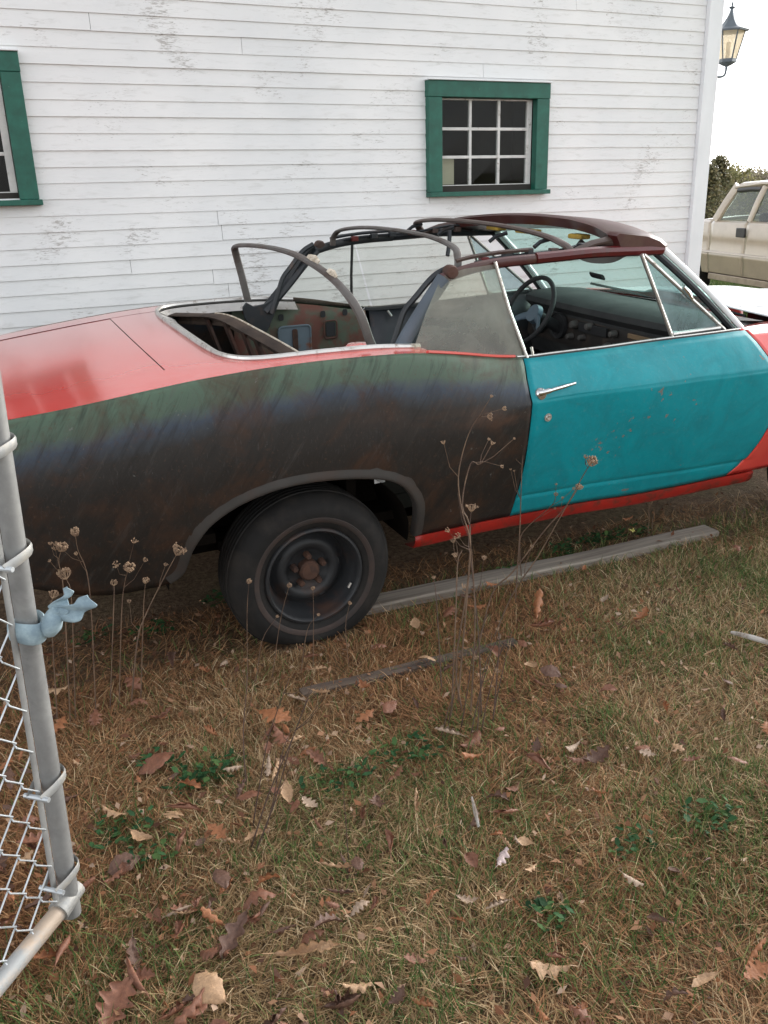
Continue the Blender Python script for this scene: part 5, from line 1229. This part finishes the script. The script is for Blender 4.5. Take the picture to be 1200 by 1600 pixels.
while cnt < 190:
    px_, py_ = rl_.uniform(-120, 1320), rl_.uniform(840, 1640)
    if px_ > 700 and rl_.random() < .62: continue
    p = at(px_, py_, 2, 0)
    if p.y > .12 and rl_.random() < .6: continue
    if abs(p.x - 1.02) < .3 and p.y > 0: continue
    if abs(p.y - .225) < .09 and p.x > 1.1: continue
    sz = rl_.uniform(.035, .095) * (1 if px_ < 700 else .75)
    leaf(p.x, p.y, sz, rl_.choices(['rust', 'tan', 'brown', 'pale', 'orange'], [4.5, 2, 2.5, .7, 2.6])[0], rl_.uniform(.008, .035), tilt=.5); cnt += 1

# ------------------------------------------------------------------ dead weeds
def weedpts(base_px, pts_px, dd=0.0):
    """stem points in an upright plane through the base, roughly facing the viewer"""
    b = at(*base_px, 2, -.01); hx = Vector((.41, .912, 0))
    out = [b]
    for i, (a, c) in enumerate(pts_px):
        v = Vector([sum(AX[r][k] * (a - 600.0, c - 800.0, FPX)[k] for k in range(3)) for r in range(3)])
        t = ((b - CAM).dot(hx) + dd * (i + 1)) / v.dot(hx); out.append(CAM + v * t)
    return out
def umbel(c, up, r, n=14, fold=.8):
    """bird-nest seed head: curved rays closing upward with small burrs"""
    m = MB(); up = Vector(up).normalized(); a = up.orthogonal().normalized(); b = up.cross(a)
    for i in range(n):
        an = 2 * math.pi * i / n + random.uniform(-.15, .15); rr = r * random.uniform(.75, 1.1); d = a * math.cos(an) + b * math.sin(an); H = r * random.uniform(1.2, 1.7)
        p = [c, c + d * rr * .6 + up * H * .30, c + d * rr * .95 + up * H * .62, c + d * rr * fold + up * H]
        m.tube(p, [.0012, .0010, .0010, .0008], 4)
        for _ in range(4):
            q = p[3] + Vector((random.uniform(-1, 1), random.uniform(-1, 1), random.uniform(-1.6, .6))) * r * .22
            s = r * random.uniform(.12, .2); m.add([tuple(q + Vector(v) * s) for v in ((1,0,0),(-1,0,0),(0,1,0),(0,-1,0),(0,0,1.3),(0,0,-1.3))], [(0,2,4),(2,1,4),(1,3,4),(3,0,4),(2,0,5),(1,2,5),(3,1,5),(0,3,5)])
    return m
def weed(name, label, cat, base, stems, heads, mat='stem', r0=.0035, dd=0.0, group=None):
    t = None
    for si, st in enumerate(stems):
        pts = weedpts(base if not isinstance(st, tuple) else st[0], st if not isinstance(st, tuple) else st[1], dd + random.uniform(-.03, .03))
        if t is None: t = thing(name, label, cat, tuple(pts[0]), group)
        sp_ = spline(pts, 4) if len(pts) > 2 else pts
        k = len(sp_); MB().tube(sp_, [r0 * .78 * (1 - .6 * i / (k - 1)) for i in range(k)], 5).build('stem', M[mat], t)
        for _ in range(random.randint(1, 3) if k > 12 else 0):
            i = random.randint(k // 3, k - 2); p = Vector(sp_[i]); dr = (Vector(sp_[i + 1]) - p).normalized(); L = random.uniform(.04, .12)
            sdv = Vector((random.uniform(-1, 1), random.uniform(-.4, .4), random.uniform(-.1, .5))).normalized()
            bp = [p, p + (dr * .5 + sdv * .6) * L * .5, p + (dr * .9 + sdv * .55) * L]
            MB().tube(bp, [r0 * .35, r0 * .28, r0 * .18], 4).build('branch', M[mat], t)
            if mat == 'stem' or random.random() < .4: umbel(Vector(bp[2]), dr + sdv * .4, random.uniform(.004, .009), 7, random.uniform(.7, 1.3)).build('seed_head', M['head'], t)
        if si in heads:
            for (hi, rr, fo) in heads[si]:
                p = Vector(sp_[-1] if hi < 0 else sp_[min(k - 1, hi * 4)]); q = Vector(sp_[-2] if hi < 0 else sp_[max(0, hi * 4 - 1)])
                umbel(p, (p - q), rr, 14 if rr > .012 else 8, fo).build('seed_head', M['head'], t)
    return t
weed('dead_weed', 'tall branching dead weed stalk rising in front of the grey quarter panel', 'weed', (722, 1112), [
    [(712, 1040), (728, 930), (735, 850), (722, 800), (716, 745), (728, 690), (745, 655), (761, 651)],
    ((715, 1100), [(735, 850), (722, 790), (735, 725), (750, 725), (768, 695)]), ((735, 1120), [(742, 980), (738, 880), (735, 850)]), ((705, 1120), [(712, 960), (715, 880), (722, 860)]), ((716, 870), [(705, 800), (700, 770)])],
    {0: [(-1, .010, .9)], 1: [(-1, .007, 1.2)], 4: [(-1, .005, 1.0)]}, r0=.0042)
weed('dead_weed', 'thin dead weed with a spiky star shaped head before the red sill', 'weed', (752, 1120), [[(748, 1000), (736, 880), (732, 850), (736, 800)], ((770, 1130), [(780, 1010), (778, 985)]), ((690, 1080), [(682, 940), (678, 905)])], {0: [(-1, .013, 1.6)], 1: [(-1, .006, 1.0)], 2: [(-1, .006, 1.0)]}, mat='reed')
weed('dead_weed', 'leaning dead weed with a big round seed head against the teal door', 'weed', (742, 1035), [
    [(768, 930), (800, 895), (850, 830), (885, 790), (910, 745), (921, 727)], ((770, 1000), [(800, 930), (840, 870), (880, 800), (902, 765)]), ((815, 905), [(812, 860), (818, 830), (862, 790), (868, 775)]), ((805, 940), [(812, 830), (815, 740), (818, 700)])],
    {0: [(-1, .022, .45)], 1: [(-1, .014, .6)], 2: [(-1, .010, .7)], 3: [(-1, .016, 1.1)]}, r0=.004)
weed('dead_weed', 'slim dead weed stalk with small burrs near the front of the sill', 'weed', (1012, 838), [[(1014, 800), (1006, 760), (998, 735)], ((1018, 836), [(1020, 810), (1030, 775), (1040, 750)])], {0: [(-1, .012, .7), (2, .012, .7)], 1: [(-1, .008, .8)]}, r0=.003)
weed('dead_weed', 'dead umbel weed with cupped seed head beside the rear of the tyre', 'weed', (205, 1100), [[(215, 1000), (228, 960), (255, 905), (275, 868)]], {0: [(-1, .020, 1.15)]}, r0=.004)
weed('dead_weed', 'short dead umbel weed with closed head under the bumper end', 'weed', (186, 1105), [[(190, 960), (195, 910), (200, 892)], ((220, 1095), [(224, 960), (227, 912)])], {0: [(-1, .019, .7)], 1: [(-1, .012, .7)]}, r0=.003)
weed('dead_weed', 'bushy dead weed with several pale heads behind the gate post', 'weed', (110, 1130), [[(100, 930), (92, 880), (95, 862)], ((118, 1125), [(112, 940), (104, 905)]), ((150, 1115), [(140, 920), (122, 860), (118, 838)]), ((90, 1130), [(80, 960), (82, 935)]), ((172, 1110), [(178, 940), (178, 915)])],
    {0: [(-1, .019, .7)], 1: [(-1, .021, .9)], 2: [(-1, .016, .7)], 3: [(-1, .016, .8)], 4: [(-1, .012, .8)]}, r0=.003)
for (bx_, by_), hp, hr, lb in (((387, 1066), [(386, 960), (389, 912)], .011, 'straight dead weed with a bud like head before the flat tyre, at its rear edge'), ((425, 1060), [(438, 970), (451, 918)], .010, 'leaning dead weed with a round bud before the wheel rim'), ((400, 1064), [(410, 1000), (432, 965)], .006, 'short bent dead weed before the tyre bottom'), ((489, 1050), [(490, 960), (489, 922)], .008, 'thin dead weed with open bud before the wheel hub'), ((470, 1052), [(480, 985), (496, 962)], .006, 'bent dry grass head before the lower rim'), ((545, 1042), [(540, 980), (546, 945)], .008, 'thin dead weed with spiky bud before the front of the rim')):
    weed('dead_weed', lb, 'weed', (bx_, by_), [hp], {0: [(-1, hr, .6)]}, r0=.0022)
weed('dead_stalks', 'clump of dark bare weed stalks in the middle of the yard', 'weed', (410, 1330), [
    ((392, 1325), [(420, 1240), (450, 1170), (470, 1120), (488, 1065)]), ((400, 1330), [(430, 1250), (455, 1160), (482, 1090)]), ((395, 1290), [(405, 1230), (420, 1150), (452, 1060)]), ((385, 1230), [(380, 1150), (385, 1080), (386, 1050)]), ((410, 1310), [(425, 1260), (440, 1180), (455, 1140)])], {}, mat='reed', r0=.0032)
weed('dead_stalks', 'clump of dark bare weed stalks at the foot of the tall dead weed', 'weed', (735, 1140), [
    ((720, 1140), [(730, 1080), (740, 1020), (762, 960)]), ((735, 1150), [(750, 1080), (765, 1030), (768, 990)]), ((745, 1150), [(755, 1050), (782, 990)]), ((700, 1135), [(710, 1080), (716, 1030)]), ((752, 1145), [(760, 1100), (775, 1040), (790, 1000)]), ((690, 1150), [(700, 1110), (708, 1090)]), ((770, 1120), [(785, 1050), (800, 985)])], {}, mat='reed', r0=.003)
weed('dead_stalks', 'lone thin dark stalk standing in green grass', 'weed', (545, 1350), [[(540, 1280), (535, 1220)]], {}, mat='reed', r0=.0022)

# ------------------------------------------------------------------ far trees and hill
def tree(name, label, x, y, h, w_, mat, conif, n, group):
    zb = gz(x, y); t = thing(name, label, 'tree', (x, y, zb), group); r = random.Random(int(x * 13 + y))
    MB().tube([(x, y, zb - .3), (x + .1, y, zb + h * .5), (x, y, zb + h * .93)], [h * .025, h * .016, h * .004], 8).build('trunk', M['bark'], t)
    m = MB(); br_ = MB()
    cl = []
    for i in range(110 if conif else 80):
        if conif:
            tt = r.random() ** .8; rad = w_ * (1 - tt) * r.uniform(.35, 1.05) + .1; a = r.uniform(0, 6.28); c = Vector((x + rad * math.cos(a), y + rad * math.sin(a), zb + h * (.08 + .92 * tt))); cr = w_ * .26 * (1.15 - tt * .7)
        else:
            a = r.uniform(0, 6.28); u = r.uniform(-1.1, 1); u = max(u, -1); rad = math.sqrt(max(0, 1 - u * u)) * r.uniform(.4, 1.05); c = Vector((x + rad * w_ * math.cos(a), y + rad * w_ * math.sin(a), zb + h * .62 + u * h * .38)); cr = w_ * r.uniform(.16, .30)
        cl.append((c, cr))
        if i % 3 == 0: br_.tube([(x, y, zb + max(.15 * h, (c.z - zb) * .75)), tuple(c)], [h * .006, h * .002], 4)
    for i in range(n):
        c, cr = cl[r.randrange(len(cl))]; d = Vector((r.gauss(0, 1), r.gauss(0, 1), r.gauss(0, .8))); p = c + d * cr * .55
        s = h * r.uniform(.010, .022); u = Vector((r.gauss(0, 1), r.gauss(0, 1), r.gauss(0, 1))).normalized() * s; v = u.orthogonal() * 1.0
        m.add([tuple(p - u), tuple(p + v * .6), tuple(p + u), tuple(p - v * .6)], [(0, 1, 2, 3)])
    cro = m.build('crown', M[mat], t, smooth=False); br_.build('limbs', M['bark'], t)
def atd(px, D):
    p = at(px, 330, 2, 0.0); d = Vector((p.x - CAM.x, p.y - CAM.y, 0)).normalized(); return CAM.x + d.x * D, CAM.y + d.y * D
for px, D, h, w_, mat, con, lb in ((1118, 74, 7.3, 3.0, 'conifer', True, 'tall olive pine beside the barn corner'), (1103, 70, 6.3, 2.6, 'conifer', True, 'shorter olive pine half hidden by the barn corner'), (1144, 84, 7.2, 2.4, 'oakcrown', False, 'yellow green tree next to the tall pine'), (1160, 92, 7.2, 3.2, 'oakcrown', False, 'low spreading yellow green tree behind the truck cab'), (1182, 88, 6.9, 3.0, 'greycrown', False, 'bare greyish tree behind the truck roof'), (1203, 90, 7.1, 3.2, 'oakcrown', False, 'yellow green tree past the truck cab'), (1133, 96, 7.0, 3.4, 'greycrown', False, 'grey brown bare tree behind the pines'), (1245, 96, 7.2, 3.4, 'greycrown', False, 'far bare tree at the end of the tree line'), (1085, 90, 7.4, 3.4, 'oakcrown', False, 'autumn tree standing behind the barn end wall')):
    X_, Y_ = atd(px, D); tree('pine_tree' if con else 'broadleaf_tree', lb, X_, Y_, h, w_, mat, con, 4200, 'trees beyond the truck')
hx_, hy_ = atd(1215, 620)
mb = MB(); P = []
for i in range(40):
    row = []
    for j in range(60):
        u, v = (i / 39 - .5) * 2, (j / 59 - .5) * 2; X_ = hx_ + u * 260; Y_ = hy_ + v * 420
        zz = -6 + 15 * max(0, 1 - u * u) * max(0, 1 - v * v) ** 1.2 + 2.4 * mnoise.noise(Vector((X_ * .012, Y_ * .012, 0))) + 1.0 * mnoise.noise(Vector((X_ * .06, Y_ * .06, 0)))
        row.append((X_, Y_, zz))
    P.append(row)
mb.grid(P); struct(mb.build('hill', M['hill']))
